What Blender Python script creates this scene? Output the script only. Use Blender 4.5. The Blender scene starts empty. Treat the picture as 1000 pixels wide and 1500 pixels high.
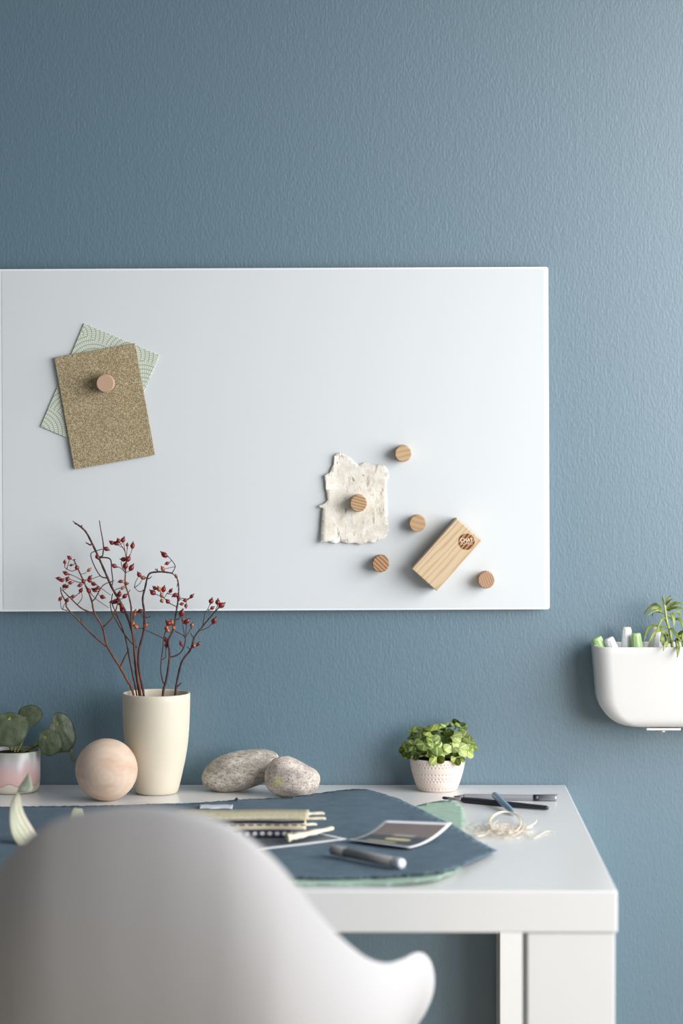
import bpy, bmesh, math, random
from mathutils import Vector, Matrix, noise as mnoise

random.seed(7)
SC = bpy.context.scene
C = SC.collection
PI = math.pi

# ------------------------------------------------------------------ camera
DIST, EYE, DESK = 4.6, 1.413, 0.74          # camera to wall, eye height, desk height (metres)
HX, HY = 500.0, 476.0                       # where the view axis meets the wall in the 1000x1500 frame
cd = bpy.data.cameras.new('camera')
cam = bpy.data.objects.new('camera', cd)
C.objects.link(cam)
cam.location = (0, -DIST, EYE)
cam.rotation_euler = (PI / 2, 0, 0)
cd.sensor_fit = 'VERTICAL'
cd.sensor_height = 36
cd.sensor_width = 24
cd.lens = DIST * 1000 / 1500 * 36
cd.shift_y = -(750 - HY) / 1500
cd.dof.use_dof = True
cd.dof.focus_distance = DIST - 0.07
cd.dof.aperture_fstop = 3.3
cd.clip_end = 60
SC.camera = cam

# ------------------------------------------------------------------ world, light, exposure
w = bpy.data.worlds.new('world')
SC.world = w
w.use_nodes = True
bg = w.node_tree.nodes['Background']
# a pale ceiling's soft light from above, a dim room around
wt = w.node_tree
g_tc = wt.nodes.new('ShaderNodeTexCoord')
g_sep = wt.nodes.new('ShaderNodeSeparateXYZ')
g_rmp = wt.nodes.new('ShaderNodeValToRGB')
wt.links.new(g_tc.outputs['Generated'], g_sep.inputs[0])
wt.links.new(g_sep.outputs[2], g_rmp.inputs[0])
g_rmp.color_ramp.elements[0].position = 0.05
g_rmp.color_ramp.elements[0].color = (0.085, 0.09, 0.095, 1)
g_rmp.color_ramp.elements[1].position = 0.75
g_rmp.color_ramp.elements[1].color = (0.95, 0.98, 1.0, 1)
wt.links.new(g_rmp.outputs[0], bg.inputs[0])
bg.inputs[1].default_value = 0.40


def area(name, loc, target, sx, sy, power, col, spread=180):
    l = bpy.data.lights.new(name, 'AREA')
    l.shape = 'RECTANGLE'
    l.size, l.size_y = sx, sy
    l.energy = power
    l.color = col
    l.spread = math.radians(spread)
    o = bpy.data.objects.new(name, l)
    C.objects.link(o)
    o.location = loc
    o.rotation_euler = (Vector(target) - Vector(loc)).to_track_quat('-Z', 'Y').to_euler()
    return o


area('window_daylight', (1.50, -1.00, 1.40), (0.20, -0.40, 1.0), 1.5, 1.5, 31, (1.0, 0.99, 0.98), 125)
area('added_fill_light', (2.3, -3.7, 1.6), (-0.1, -1.0, 0.85), 1.6, 1.6, 30, (0.99, 0.99, 1.0), 120)  # unseen fill light, added to soften the chair's contrast and lift wall sheen
SC.view_settings.view_transform = 'Standard'
SC.view_settings.look = 'None'
SC.view_settings.gamma = 1
SC.view_settings.use_curve_mapping = False
SC.view_settings.exposure = 0.0


# ------------------------------------------------------------------ geometry helpers
def P(px, py, d):
    r = (1 - d / DIST) / 1000
    return Vector(((px - HX) * r, -d, EYE - (py - HY) * r))


def DK(px, py, h=0.0):
    r = (EYE - DESK - h) / (py - HY)
    return Vector(((px - HX) * r, -DIST * (1 - r * 1000), DESK + h))


def s2l(v):
    v /= 255
    return v / 12.92 if v <= 0.04045 else ((v + 0.055) / 1.055) ** 2.4


def rgb(r, g, b):
    return (s2l(r), s2l(g), s2l(b), 1)


def catmull(pts, n=6):
    pts = [Vector(p) for p in pts]
    out = []
    for i in range(len(pts) - 1):
        p0 = pts[max(i - 1, 0)]
        p1, p2 = pts[i], pts[i + 1]
        p3 = pts[min(i + 2, len(pts) - 1)]
        for k in range(n):
            t = k / n
            out.append(0.5 * ((2 * p1) + (p2 - p0) * t + (2 * p0 - 5 * p1 + 4 * p2 - p3) * t * t
                              + (3 * p1 - p0 - 3 * p2 + p3) * t ** 3))
    out.append(pts[-1])
    return out


def lerp(a, b, t):
    return a + (b - a) * t


def sstep(a, b, x):
    t = min(max((x - a) / (b - a), 0), 1)
    return t * t * (3 - 2 * t)


def add_tube(bm, pts, radii, seg=8, mi=0, caps=True):
    n = len(pts)
    if not hasattr(radii, '__len__'):
        radii = [radii] * n
    rings = []
    t0 = (pts[1] - pts[0]).normalized()
    nrm = t0.orthogonal().normalized()
    for i in range(n):
        t = (pts[min(i + 1, n - 1)] - pts[max(i - 1, 0)])
        t = t.normalized() if t.length > 1e-9 else t0
        nrm = (nrm - t * nrm.dot(t)).normalized()
        b = t.cross(nrm)
        rings.append([bm.verts.new(pts[i] + (nrm * math.cos(2 * PI * k / seg) + b * math.sin(2 * PI * k / seg)) * radii[i])
                      for k in range(seg)])
    for i in range(n - 1):
        for k in range(seg):
            f = bm.faces.new((rings[i][k], rings[i][(k + 1) % seg], rings[i + 1][(k + 1) % seg], rings[i + 1][k]))
            f.smooth = True
            f.material_index = mi
    if caps:
        for rg in (rings[0][::-1], rings[-1]):
            f = bm.faces.new(rg)
            f.material_index = mi


def add_lathe(bm, prof, seg=48, M=None, mi=0, smooth=True, sy=1.0):
    """prof: list of (r, z); a radius of 0 closes the end."""
    M = M or Matrix.Identity(4)
    rings = []
    for r, z in prof:
        if r < 1e-7:
            rings.append([bm.verts.new(M @ Vector((0, 0, z)))])
        else:
            rings.append([bm.verts.new(M @ Vector((r * math.cos(2 * PI * k / seg), sy * r * math.sin(2 * PI * k / seg), z)))
                          for k in range(seg)])
    for a, b in zip(rings[:-1], rings[1:]):
        for k in range(seg):
            if len(a) == 1 and len(b) == 1:
                continue
            if len(a) == 1:
                vs = (a[0], b[(k + 1) % seg], b[k])
            elif len(b) == 1:
                vs = (a[k], a[(k + 1) % seg], b[0])
            else:
                vs = (a[k], a[(k + 1) % seg], b[(k + 1) % seg], b[k])
            f = bm.faces.new(vs)
            f.smooth = smooth
            f.material_index = mi


def box(lo, hi, bev=0.0, seg=2):
    bm = bmesh.new()
    bmesh.ops.create_cube(bm, size=1)
    lo, hi = Vector(lo), Vector(hi)
    for v in bm.verts:
        v.co = Vector([lerp(lo[i], hi[i], v.co[i] + 0.5) for i in range(3)])
    if bev:
        bmesh.ops.bevel(bm, geom=bm.edges[:], offset=bev, segments=seg, affect='EDGES', profile=0.5)
    return bm


ORG = {}


def link(name, bm, mat, loc=(0, 0, 0), parent=None, local=False):
    me = bpy.data.meshes.new(name)
    bmesh.ops.recalc_face_normals(bm, faces=bm.faces[:])
    o_world = ORG[parent.name] if parent else Vector(loc)
    if not local:
        bmesh.ops.translate(bm, verts=bm.verts[:], vec=-o_world)
    bm.to_mesh(me)
    bm.free()
    for m in (mat if isinstance(mat, (list, tuple)) else [mat]):
        me.materials.append(m)
    o = bpy.data.objects.new(name, me)
    C.objects.link(o)
    if parent:
        o.parent = parent
    else:
        o.location = loc
    ORG[o.name] = Vector(o_world)
    return o


def part(name, bm, mat, parent, local=False, label=None):
    o = link(name, bm, mat, parent=parent, local=local)
    if label:
        o['label'] = label
    return o


def tag(o, label, cat, group=None):
    o['label'] = label
    o['category'] = cat
    if group:
        o['group'] = group
    return o


def thing(name, label, cat, loc=(0, 0, 0), rot=(0, 0, 0), group=None):
    o = bpy.data.objects.new(name, None)
    o.empty_display_size = 0.02
    C.objects.link(o)
    o.location = loc
    o.rotation_euler = rot
    ORG[o.name] = Vector(loc)
    return tag(o, label, cat, group)


def single(name, bm, mat, label, cat, loc, rot=(0, 0, 0), group=None, local=False):
    o = link(name, bm, mat, loc=loc, local=local)
    o.rotation_euler = rot
    return tag(o, label, cat, group)


def struct(name, bm, mat):
    o = link(name, bm, mat)
    o['kind'] = 'structure'
    return o


def copy_part(src, parent, M):
    c = src.copy()
    C.objects.link(c)
    c.parent = parent
    c.matrix_local = M
    ORG[c.name] = ORG[parent.name]
    return c


# ------------------------------------------------------------------ material helpers
class Mat:
    def __init__(s, name, col=(0.8, 0.8, 0.8, 1), rough=0.5, spec=0.5, metal=0.0, coat=0.0, coat_rough=0.05):
        s.m = bpy.data.materials.new(name)
        s.m.use_nodes = True
        s.nt = s.m.node_tree
        s.b = s.nt.nodes['Principled BSDF']
        s.b.inputs['Base Color'].default_value = col
        s.b.inputs['Roughness'].default_value = rough
        s.b.inputs['Specular IOR Level'].default_value = spec
        s.b.inputs['Metallic'].default_value = metal
        s.b.inputs['Coat Weight'].default_value = coat
        s.b.inputs['Coat Roughness'].default_value = coat_rough

    def new(s, t, **k):
        n = s.nt.nodes.new(t)
        for a, v in k.items():
            setattr(n, a, v)
        return n

    def ln(s, a, b):
        s.nt.links.new(a, b)

    def coord(s, scale=(1, 1, 1), rot=(0, 0, 0), out='Object', loc=(0, 0, 0)):
        tc = s.new('ShaderNodeTexCoord')
        mp = s.new('ShaderNodeMapping')
        mp.inputs['Scale'].default_value = scale
        mp.inputs['Rotation'].default_value = rot
        mp.inputs['Location'].default_value = loc
        s.ln(tc.outputs[out], mp.inputs['Vector'])
        return mp.outputs[0]

    def noise(s, vec, scale, detail=2, rough=0.5, dist=0.0):
        n = s.new('ShaderNodeTexNoise')
        n.inputs['Scale'].default_value = scale
        n.inputs['Detail'].default_value = detail
        n.inputs['Roughness'].default_value = rough
        n.inputs['Distortion'].default_value = dist
        s.ln(vec, n.inputs['Vector'])
        return n.outputs['Fac']

    def wave(s, vec, scale, dist=2, detail=2, dscale=1, typ='BANDS', direction='X', prof='SIN'):
        n = s.new('ShaderNodeTexWave', wave_type=typ, wave_profile=prof)
        if typ == 'BANDS':
            n.bands_direction = direction
        else:
            n.rings_direction = direction
        n.inputs['Scale'].default_value = scale
        n.inputs['Distortion'].default_value = dist
        n.inputs['Detail'].default_value = detail
        n.inputs['Detail Scale'].default_value = dscale
        s.ln(vec, n.inputs['Vector'])
        return n.outputs['Fac']

    def ramp(s, fac, stops, interp='LINEAR'):
        n = s.new('ShaderNodeValToRGB')
        cr = n.color_ramp
        cr.interpolation = interp
        while len(cr.elements) < len(stops):
            cr.elements.new(0.5)
        for e, (p, c) in zip(cr.elements, stops):
            e.position = p
            e.color = c
        s.ln(fac, n.inputs[0])
        return n.outputs[0]

    def mix(s, fac, a, b, blend='MIX'):
        n = s.new('ShaderNodeMix', data_type='RGBA', blend_type=blend)
        for sock, v in ((n.inputs[0], fac), (n.inputs[6], a), (n.inputs[7], b)):
            if hasattr(v, 'links'):
                s.ln(v, sock)
            else:
                sock.default_value = v
        return n.outputs[2]

    def math(s, op, a, b=0.0, c=None):
        n = s.new('ShaderNodeMath', operation=op)
        for i, v in enumerate((a, b) if c is None else (a, b, c)):
            if hasattr(v, 'links'):
                s.ln(v, n.inputs[i])
            else:
                n.inputs[i].default_value = v
        return n.outputs[0]

    def sep(s, vec):
        n = s.new('ShaderNodeSeparateXYZ')
        s.ln(vec, n.inputs[0])
        return n.outputs

    def col(s, c):
        s.ln(c, s.b.inputs['Base Color'])
        return s

    def bump(s, h, strength=0.3, dist=0.001):
        n = s.new('ShaderNodeBump')
        n.inputs['Strength'].default_value = strength
        n.inputs['Distance'].default_value = dist
        s.ln(h, n.inputs['Height'])
        s.ln(n.outputs[0], s.b.inputs['Normal'])
        return s


W1 = (1, 1, 1, 1)
B0 = (0, 0, 0, 1)

# ------------------------------------------------------------------ setting
k = Mat('blue_wall_paint', rgb(62, 101, 119), rough=0.48, spec=1.0, coat=1.0, coat_rough=0.48)
k.b.inputs['Coat IOR'].default_value = 1.9
v = k.coord((1, 1, 0.42))
n1 = k.noise(v, 330, 3, 0.55)
n2 = k.noise(v, 120, 2, 0.5)
k.bump(k.math('ADD', n1, k.math('MULTIPLY', n2, 0.5)), 0.40, 0.0016)
struct('wall_back', box((-3.2, 0, 0), (2.6, 0.12, 2.7)), k.m)

k = Mat('pale_floor', rgb(196, 186, 172), rough=0.45)
v = k.coord((1, 0.12, 1))
k.col(k.ramp(k.noise(v, 30, 4), [(0.3, rgb(186, 174, 156)), (0.7, rgb(206, 196, 182))]))
struct('floor', box((-3.2, -6.0, -0.1), (2.6, 0.12, 0)), k.m)

# ------------------------------------------------------------------ desk
white = Mat('white_lacquer', rgb(226, 226, 225), rough=0.32, spec=0.5, coat=0.35, coat_rough=0.12).m
XR = (904 - 500) * 0.812 / 1000
XL = -1.12
DF = 0.866                                    # depth of the desk
t = thing('desk', 'white glossy desk with a thick top and square legs against the blue wall', 'desk', (-0.4, -0.43, 0))
TH = 0.0500
part('tabletop', box((XL, -DF, DESK - TH), (XR, -0.003, DESK), 0.0022, 3), white, t)
LW = 0.104
for lx, ly in ((XR - 0.003 - LW, -DF + 0.002), (0.226, -0.006 - LW), (XL + 0.003, -DF + 0.002), (XL + 0.003, -0.006 - LW)):
    part('leg', box((lx, ly, 0), (lx + LW, ly + LW, DESK - TH - 0.0008), 0.0015), white, t)

# ------------------------------------------------------------------ glass board on the wall
BD = 0.018                                    # board face distance from the wall
broll = math.atan2(3.4, 803)
bc = P(400.5, 643.4, BD)
rb = (1 - BD / DIST) / 1000
bw, bh = 807 * rb / 2, 501.6 * rb / 2


def rrect(w2, h2, r, n=5):
    out = []
    for cx, cz, a0 in ((w2 - r, h2 - r, 0), (-w2 + r, h2 - r, 90), (-w2 + r, -h2 + r, 180), (w2 - r, -h2 + r, 270)):
        for i in range(n + 1):
            a = math.radians(a0 + 90 * i / n)
            out.append((cx + r * math.cos(a), cz + r * math.sin(a)))
    return out


def slab(outer, y0, y1, inner=None, bev=0.0):
    """a plate (or a ring) in the xz plane between y0 (front, more negative) and y1."""
    bm = bmesh.new()
    fo = [bm.verts.new((x, y0, z)) for x, z in outer]
    bo = [bm.verts.new((x, y1, z)) for x, z in outer]
    n = len(outer)
    for i in range(n):
        bm.faces.new((fo[i], fo[(i + 1) % n], bo[(i + 1) % n], bo[i]))
    if inner:
        fi = [bm.verts.new((x, y0, z)) for x, z in inner]
        bi = [bm.verts.new((x, y1, z)) for x, z in inner]
        for i in range(n):
            j = (i + 1) % n
            bm.faces.new((fi[i], bi[i], bi[j], fi[j]))
            bm.faces.new((fo[i], fi[i], fi[j], fo[j]))
            bm.faces.new((bo[i], bo[j], bi[j], bi[i]))
    else:
        bm.faces.new(fo)
        bm.faces.new(bo[::-1])
    if bev:
        ed = [e for e in bm.edges if abs(e.verts[0].co.y - y0) < 1e-6 and abs(e.verts[1].co.y - y0) < 1e-6]
        bmesh.ops.bevel(bm, geom=ed, offset=bev, segments=3, affect='EDGES', profile=0.5)
    return bm


t = thing('glass_board', 'large white glass magnetic board mounted on the blue wall above the desk', 'whiteboard', bc, (0, -broll, 0))
board_m = Mat('white_back_painted_glass', rgb(207, 212, 215), rough=0.3, spec=0.4)
part('glass_panel', slab(rrect(bw - 0.0066, bh - 0.0028, 0.002), 0, 0.006), board_m.m, t, local=True)
rim_m = Mat('polished_glass_rim', rgb(228, 231, 234), rough=0.12, spec=0.6)
part('glass_rim', slab(rrect(bw, bh, 0.0035), 0.0004, 0.006, rrect(bw - 0.0066, bh - 0.0028, 0.002), 0.0),
     rim_m.m, t, local=True, label='clear edge of the glass')
part('mounting_frame', slab(rrect(bw - 0.02, bh - 0.02, 0.004), 0.006, BD, rrect(bw - 0.06, bh - 0.06, 0.004)), white, t, local=True)


def on_board(px, py, h):
    """point on the plane h in front of the board face."""
    return P(px, py, BD + h)


# cards -----------------------------------------------------------------
def card(name, m, cpx, cpy, ang, wd, hg, h0, th, label, group):
    bm = box((-wd / 2, -th, -hg / 2), (wd / 2, 0, hg / 2), 0.0006, 2)
    return single(name, bm, m, label, 'card', on_board(cpx, cpy, h0), (0, -ang, 0), group, local=True)


k = Mat('green_wave_print', rgb(190, 205, 188), rough=0.7, spec=0.2)
v = k.coord((1, 1, 1), loc=(0.021, 0, 0.013))
sp = k.sep(v)
CELL = 0.078
# staggered wave lattice: rows half a cell apart, rings around each cell centre
row = k.math('FLOOR', k.math('DIVIDE', sp[2], CELL * 0.5))
xs = k.math('ADD', k.math('DIVIDE', sp[0], CELL), k.math('MULTIPLY', row, 0.5))
fx = k.math('MULTIPLY', k.math('SUBTRACT', k.math('FRACT', xs), 0.5), CELL)
fz = k.math('MULTIPLY', k.math('FRACT', k.math('DIVIDE', sp[2], CELL * 0.5)), CELL * 0.5)
rr = k.math('SQRT', k.math('ADD', k.math('POWER', fx, 2.0), k.math('POWER', fz, 2.0)))
rk = k.math('DIVIDE', rr, 0.0060)
ri = k.math('FLOOR', rk)
rf = k.math('FRACT', rk)
th = k.math('ARCTAN2', fz, fx)
da = k.math('FRACT', k.math('MULTIPLY', th, k.math('ROUND', k.math('MULTIPLY', k.math('ADD', ri, 0.5), 2.0))))
m1 = k.math('LESS_THAN', k.math('ABSOLUTE', k.math('SUBTRACT', rf, 0.5)), 0.40)
m2 = k.math('LESS_THAN', k.math('ABSOLUTE', k.math('SUBTRACT', da, 0.5)), 0.38)
k.col(k.mix(k.math('MULTIPLY', m1, m2), rgb(146, 158, 144), rgb(206, 211, 198)))
card('patterned_card', k.m, 146.5, 572.5, math.radians(-22.9), 0.1195, 0.1635, 0.0003, 0.0022,
     'pale green card with a wave print, behind the brown card', 'cards under the left magnet')

k = Mat('brown_glitter_paper', rough=0.65, spec=0.3)
v = k.coord()
a = k.noise(v, 820, 2, 0.6, 0.6)
b = k.noise(v, 45, 2)
c1 = k.ramp(a, [(0.36, rgb(118, 101, 70)), (0.5, rgb(142, 127, 96)), (0.60, rgb(200, 190, 164))])
k.col(k.mix(k.math('MULTIPLY', b, 0.35), c1, rgb(140, 122, 84)))
card('speckled_card', k.m, 153.4, 595, math.radians(10.2), 0.1195, 0.1655, 0.0035, 0.0032,
     'gold brown speckled card pinned in front of the green card', 'cards under the left magnet')

# torn handmade paper -----------------------------------------------------
def sheet(poly, cell, mapf, thick, jit=0.0, step=None, seed=1):
    """poly in a flat 2D space; edges are roughened, cut into cells and mapped to the world."""
    rnd = random.Random(seed)
    pts = []
    for i in range(len(poly)):
        a, b = Vector(poly[i]), Vector(poly[(i + 1) % len(poly)])
        n = max(1, int((b - a).length / step)) if step else 1
        for j in range(n):
            p = a.lerp(b, j / n)
            if jit:
                p = p + Vector((rnd.uniform(-jit, jit), rnd.uniform(-jit, jit) * 0.8))
            pts.append(p)
    bm = bmesh.new()
    vs = [bm.verts.new((p.x, p.y, 0)) for p in pts]
    bm.faces.new(vs)
    x0, x1 = min(p.x for p in pts), max(p.x for p in pts)
    y0, y1 = min(p.y for p in pts), max(p.y for p in pts)
    cx, cy = cell
    x = x0 + cx
    while x < x1:
        bmesh.ops.bisect_plane(bm, geom=bm.verts[:] + bm.edges[:] + bm.faces[:], plane_co=(x, 0, 0), plane_no=(1, 0, 0))
        x += cx
    y = y0 + cy
    while y < y1:
        bmesh.ops.bisect_plane(bm, geom=bm.verts[:] + bm.edges[:] + bm.faces[:], plane_co=(0, y, 0), plane_no=(0, 1, 0))
        y += cy
    bmesh.ops.triangulate(bm, faces=[f for f in bm.faces if len(f.verts) > 4])
    for vt in bm.verts:
        vt.co = mapf(vt.co.x, vt.co.y)
    bmesh.ops.recalc_face_normals(bm, faces=bm.faces[:])
    bmesh.ops.solidify(bm, geom=bm.faces[:], thickness=thick)
    for f in bm.faces:
        f.smooth = True
    return bm


zo = [(270, 80), (310, 65), (370, 90), (440, 130), (490, 180), (540, 215), (600, 190), (660, 195), (700, 210), (740, 215),
      (830, 210), (880, 245), (905, 290), (910, 370), (890, 400), (885, 480), (890, 620), (895, 760), (900, 900), (905, 1010),
      (900, 1070), (860, 1110), (800, 1130), (730, 1165), (650, 1160), (570, 1190), (480, 1165), (400, 1180), (330, 1150),
      (260, 1175), (180, 1150), (90, 1160), (78, 1180), (80, 1100), (85, 950), (95, 800), (110, 745), (62, 738), (45, 715), (95, 700),
      (130, 680), (165, 640), (150, 550), (130, 430), (120, 345), (190, 310), (230, 210), (245, 110)]
poly = [(460 + x / 8.333, 655 + y / 8.333) for x, y in zo]


def paper_map(px, py):
    curl = 0.0035 * sstep(500, 470, px) + 0.003 * sstep(690, 662, py) + 0.0035 * sstep(770, 800, py)
    return on_board(px, py, 0.0008 + curl + 0.0012 * (0.5 + 0.5 * mnoise.noise(Vector((px * 0.08, py * 0.08, 0)))))


k = Mat('handmade_fibre_paper', rgb(232, 228, 218), rough=0.85, spec=0.15)
v = k.coord()
base = k.ramp(k.noise(v, 60, 4, 0.6), [(0.35, rgb(206, 199, 186)), (0.65, rgb(228, 225, 218))])
vf = k.coord((1, 1, 0.22), (0, 0.35, 0))
fib = k.ramp(k.noise(vf, 320, 3, 0.6, 0.5), [(0.57, B0), (0.66, W1)])
reg = k.ramp(k.noise(v, 28, 2), [(0.42, B0), (0.62, W1)])
c = k.mix(k.math('MULTIPLY', fib, k.math('MULTIPLY', reg, 0.85)), base, rgb(150, 126, 100))
vg = k.coord((1, 1, 0.4), (0, -0.9, 0), loc=(3, 1, 2))
spot = k.ramp(k.noise(vg, 150, 2, 0.5), [(0.68, B0), (0.73, W1)])
c = k.mix(k.math('MULTIPLY', spot, 0.7), c, rgb(128, 104, 88))
stain = k.ramp(k.noise(k.coord((1, 1, 1.4), (0, 0.6, 0), loc=(1.31, 0, 0.4)), 32, 2), [(0.60, B0), (0.72, W1)])
c = k.mix(k.math('MULTIPLY', stain, 0.4), c, rgb(178, 158, 152))
k.col(c)
k.bump(k.noise(v, 260, 4, 0.6), 0.6, 0.001)
single('handmade_paper', sheet(poly, (6, 6), paper_map, 0.0006, 0.6, 2.2, 3), k.m,
       'torn cream handmade paper with plant fibres held by a wooden magnet', 'paper', on_board(520, 730, 0))


# magnets ------------------------------------------------------------------
def end_grain(name, base, dark, ang, scale=95, seed=0.0, dist=1.2, contrast=(0.35, 0.8)):
    k = Mat(name, base, rough=0.6, spec=0.25)
    v = k.coord((1, 1, 1), (0, ang, 0), loc=(seed, 0, seed * 0.7))
    wv = k.wave(v, scale, dist, 2, 1.5, 'BANDS', 'X')
    fine = k.noise(k.coord((1, 1, 0.08), (0, ang, 0)), 900, 2)
    c = k.ramp(wv, [(contrast[0], base), (contrast[1], dark)])
    k.col(k.mix(k.math('MULTIPLY', fine, 0.25), c, dark))
    return k.m


MAGS = [
    (154.0, 561.5, 13.1, rgb(196, 168, 146), rgb(172, 140, 116), 0.9, 120, 0.010,
     'pale pinkish wooden cylinder magnet on the brown speckled card'),
    (525.0, 737.5, 12.4, rgb(188, 158, 124), rgb(156, 122, 90), -0.25 + PI / 2, 75, 0.0014,
     'striped wooden cylinder magnet holding the torn handmade paper'),
    (590.5, 664.5, 12.2, rgb(190, 164, 130), rgb(176, 148, 114), 0.2 + PI / 2, 45, 0.0,
     'plain light wooden magnet above right of the torn paper, highest of the loose magnets'),
    (611.5, 767.0, 12.2, rgb(184, 154, 120), rgb(170, 140, 106), -0.3 + PI / 2, 40, 0.0,
     'plain wooden magnet just left of the wooden eraser block top'),
    (557.5, 826.0, 12.3, rgb(182, 146, 112), rgb(136, 100, 72), -0.75 + PI / 2, 65, 0.0,
     'boldly striped wooden magnet below the torn paper, left of the eraser'),
    (712.0, 850.0, 12.2, rgb(182, 150, 122), rgb(154, 120, 96), 0.35, 95, 0.0,
     'finely striped wooden magnet at the lower right, right of the eraser'),
]
ML = 0.022
for i, (px, py, rp, ca, cb, ang, scl, h0, lab) in enumerate(MAGS):
    fc = on_board(px, py, h0 + ML)
    R = rp * (1 - (BD + h0 + ML) / DIST) / 1000
    bm = bmesh.new()
    add_lathe(bm, [(0, 0.0), (R * 0.9, 0.0), (R, 0.0008), (R, ML - 0.0010), (R - 0.0010, ML), (0, ML)], 40,
              Matrix.Rotation(PI / 2, 4, 'X'), smooth=False)
    for f in bm.faces:
        f.smooth = len(f.verts) == 4 and abs(f.calc_center_median().y) < ML - 0.0012 and abs(f.calc_center_median().y) > 0.001
    single('wooden_magnet', bm, end_grain('magnet_wood', ca, cb, ang, scl, i * 0.37), lab, 'magnet',
           (fc.x, -(BD + h0), fc.z), (0, 0, 0), 'wooden cylinder magnets on the board', local=True)

# eraser --------------------------------------------------------------------
ET = 0.036
ea = math.radians(48.3)
ec = P(654.3, 812.7, BD + ET)
er = (1 - (BD + ET) / DIST) / 1000
t = thing('board_eraser', 'rectangular wooden board eraser block with a round dark emblem, tilted on the board', 'eraser',
          (ec.x, -BD, ec.z), (0, -ea, 0))
EL, EW = 99.2 * er / 2, 48.9 * er / 2
k = Mat('ash_wood', rgb(222, 194, 156), rough=0.5, spec=0.3)
v = k.coord((0.13, 1, 1), (0, 0.06, 0))
wv = k.wave(v, 38, 9, 4, 1.1, 'BANDS', 'Z')
fine = k.noise(k.coord((0.05, 1, 1)), 700, 3)
c = k.ramp(wv, [(0.10, rgb(206, 186, 158)), (0.75, rgb(201, 179, 148)), (0.98, rgb(188, 161, 128))])
k.col(k.mix(k.math('MULTIPLY', fine, 0.3), c, rgb(180, 150, 114)))
ash = k.m
part('wood_block', box((-EL, -ET, -EW), (EL, -0.0135, EW), 0.0012, 2), ash, t, local=True)
part('wood_base', box((-EL, -0.0115, -EW), (EL, -0.006, EW), 0.0006, 1), ash, t, local=True)
part('groove_strip', box((-EL + 0.0006, -0.0135, -EW + 0.0006), (EL - 0.0006, -0.0115, EW - 0.0006)),
     Mat('dark_groove', rgb(120, 86, 58), 0.7).m, t, local=True, label='dark brown groove around the block')
part('felt_pad', box((-EL + 0.0004, -0.006, -EW + 0.0004), (EL - 0.0004, -0.0004, EW - 0.0004), 0.0006, 1),
     Mat('grey_felt', rgb(74, 68, 66), 0.95, 0.1).m, t, local=True, label='dark grey felt pad')
# emblem: a burnt-in disc with level lettering (level in the room, so turned back against the block)
lc = P(683.0, 793.5, BD + ET) - ec
ca_, sa_ = math.cos(ea), math.sin(ea)
lx, lz = lc.x * ca_ + lc.z * sa_, -lc.x * sa_ + lc.z * ca_
k = Mat('burnt_wood', rough=0.7, spec=0.2)
wv = k.wave(k.coord((0.25, 1, 1)), 62, 2.5, 2, 2, 'BANDS', 'Z')
k.col(k.ramp(wv, [(0.35, rgb(166, 126, 92)), (0.65, rgb(132, 92, 64)), (0.9, rgb(84, 50, 34))]))
bm = bmesh.new()
add_lathe(bm, [(0, 0.0), (0.01185, 0.0), (0.01185, 0.0003), (0, 0.0003)], 48,
          Matrix.Translation((lx, -ET, lz)) @ Matrix.Rotation(PI / 2, 4, 'X'), smooth=False)
emblem = part('emblem', bm, k.m, t, local=True, label='round dark brown burnt emblem')


def text_bm(body, size, font_w=1.0):
    cu = bpy.data.curves.new('lettering', 'FONT')
    cu.body = body
    cu.size = size
    cu.align_x = 'CENTER'
    cu.align_y = 'CENTER'
    cu.extrude = 0.00015
    cu.offset = size * 0.022 * font_w
    to = bpy.data.objects.new('lettering', cu)
    C.objects.link(to)
    dg = bpy.context.evaluated_depsgraph_get()
    me = bpy.data.meshes.new_from_object(to.evaluated_get(dg))
    bm = bmesh.new()
    bm.from_mesh(me)
    bpy.data.objects.remove(to)
    bpy.data.meshes.remove(me)
    bpy.data.curves.remove(cu)
    return bm


pale = Mat('pale_lettering', rgb(236, 214, 186), 0.6).m
pale2 = Mat('tan_lettering', rgb(208, 174, 142), 0.6).m
for body, size, dz, m, fw in (('CHAT', 0.0069, 0.0023, pale, 1.0), ('BOARD', 0.0052, -0.0026, pale2, 0.8)):
    bm = text_bm(body, size, fw)
    M = (Matrix.Translation((lx, -ET - 0.00045, lz)) @ Matrix.Rotation(ea, 4, 'Y') @ Matrix.Translation((0, 0, dz))
         @ Matrix.Rotation(PI / 2, 4, 'X'))
    bmesh.ops.transform(bm, matrix=M, verts=bm.verts[:])
    part('lettering', bm, m, emblem, local=True, label='pale capital letters' if body == 'CHAT' else 'tan capital letters')

# ------------------------------------------------------------------ vase
VD = 0.082
vc = DK(228.8, 1161.9)
VX, VY = vc.x, vc.y
vr = (1 + VY / DIST) / 1000


def zpx(py, y):                                # height of a frame row at depth y
    return EYE - (py - HY) * (1 + y / DIST) / 1000


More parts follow.
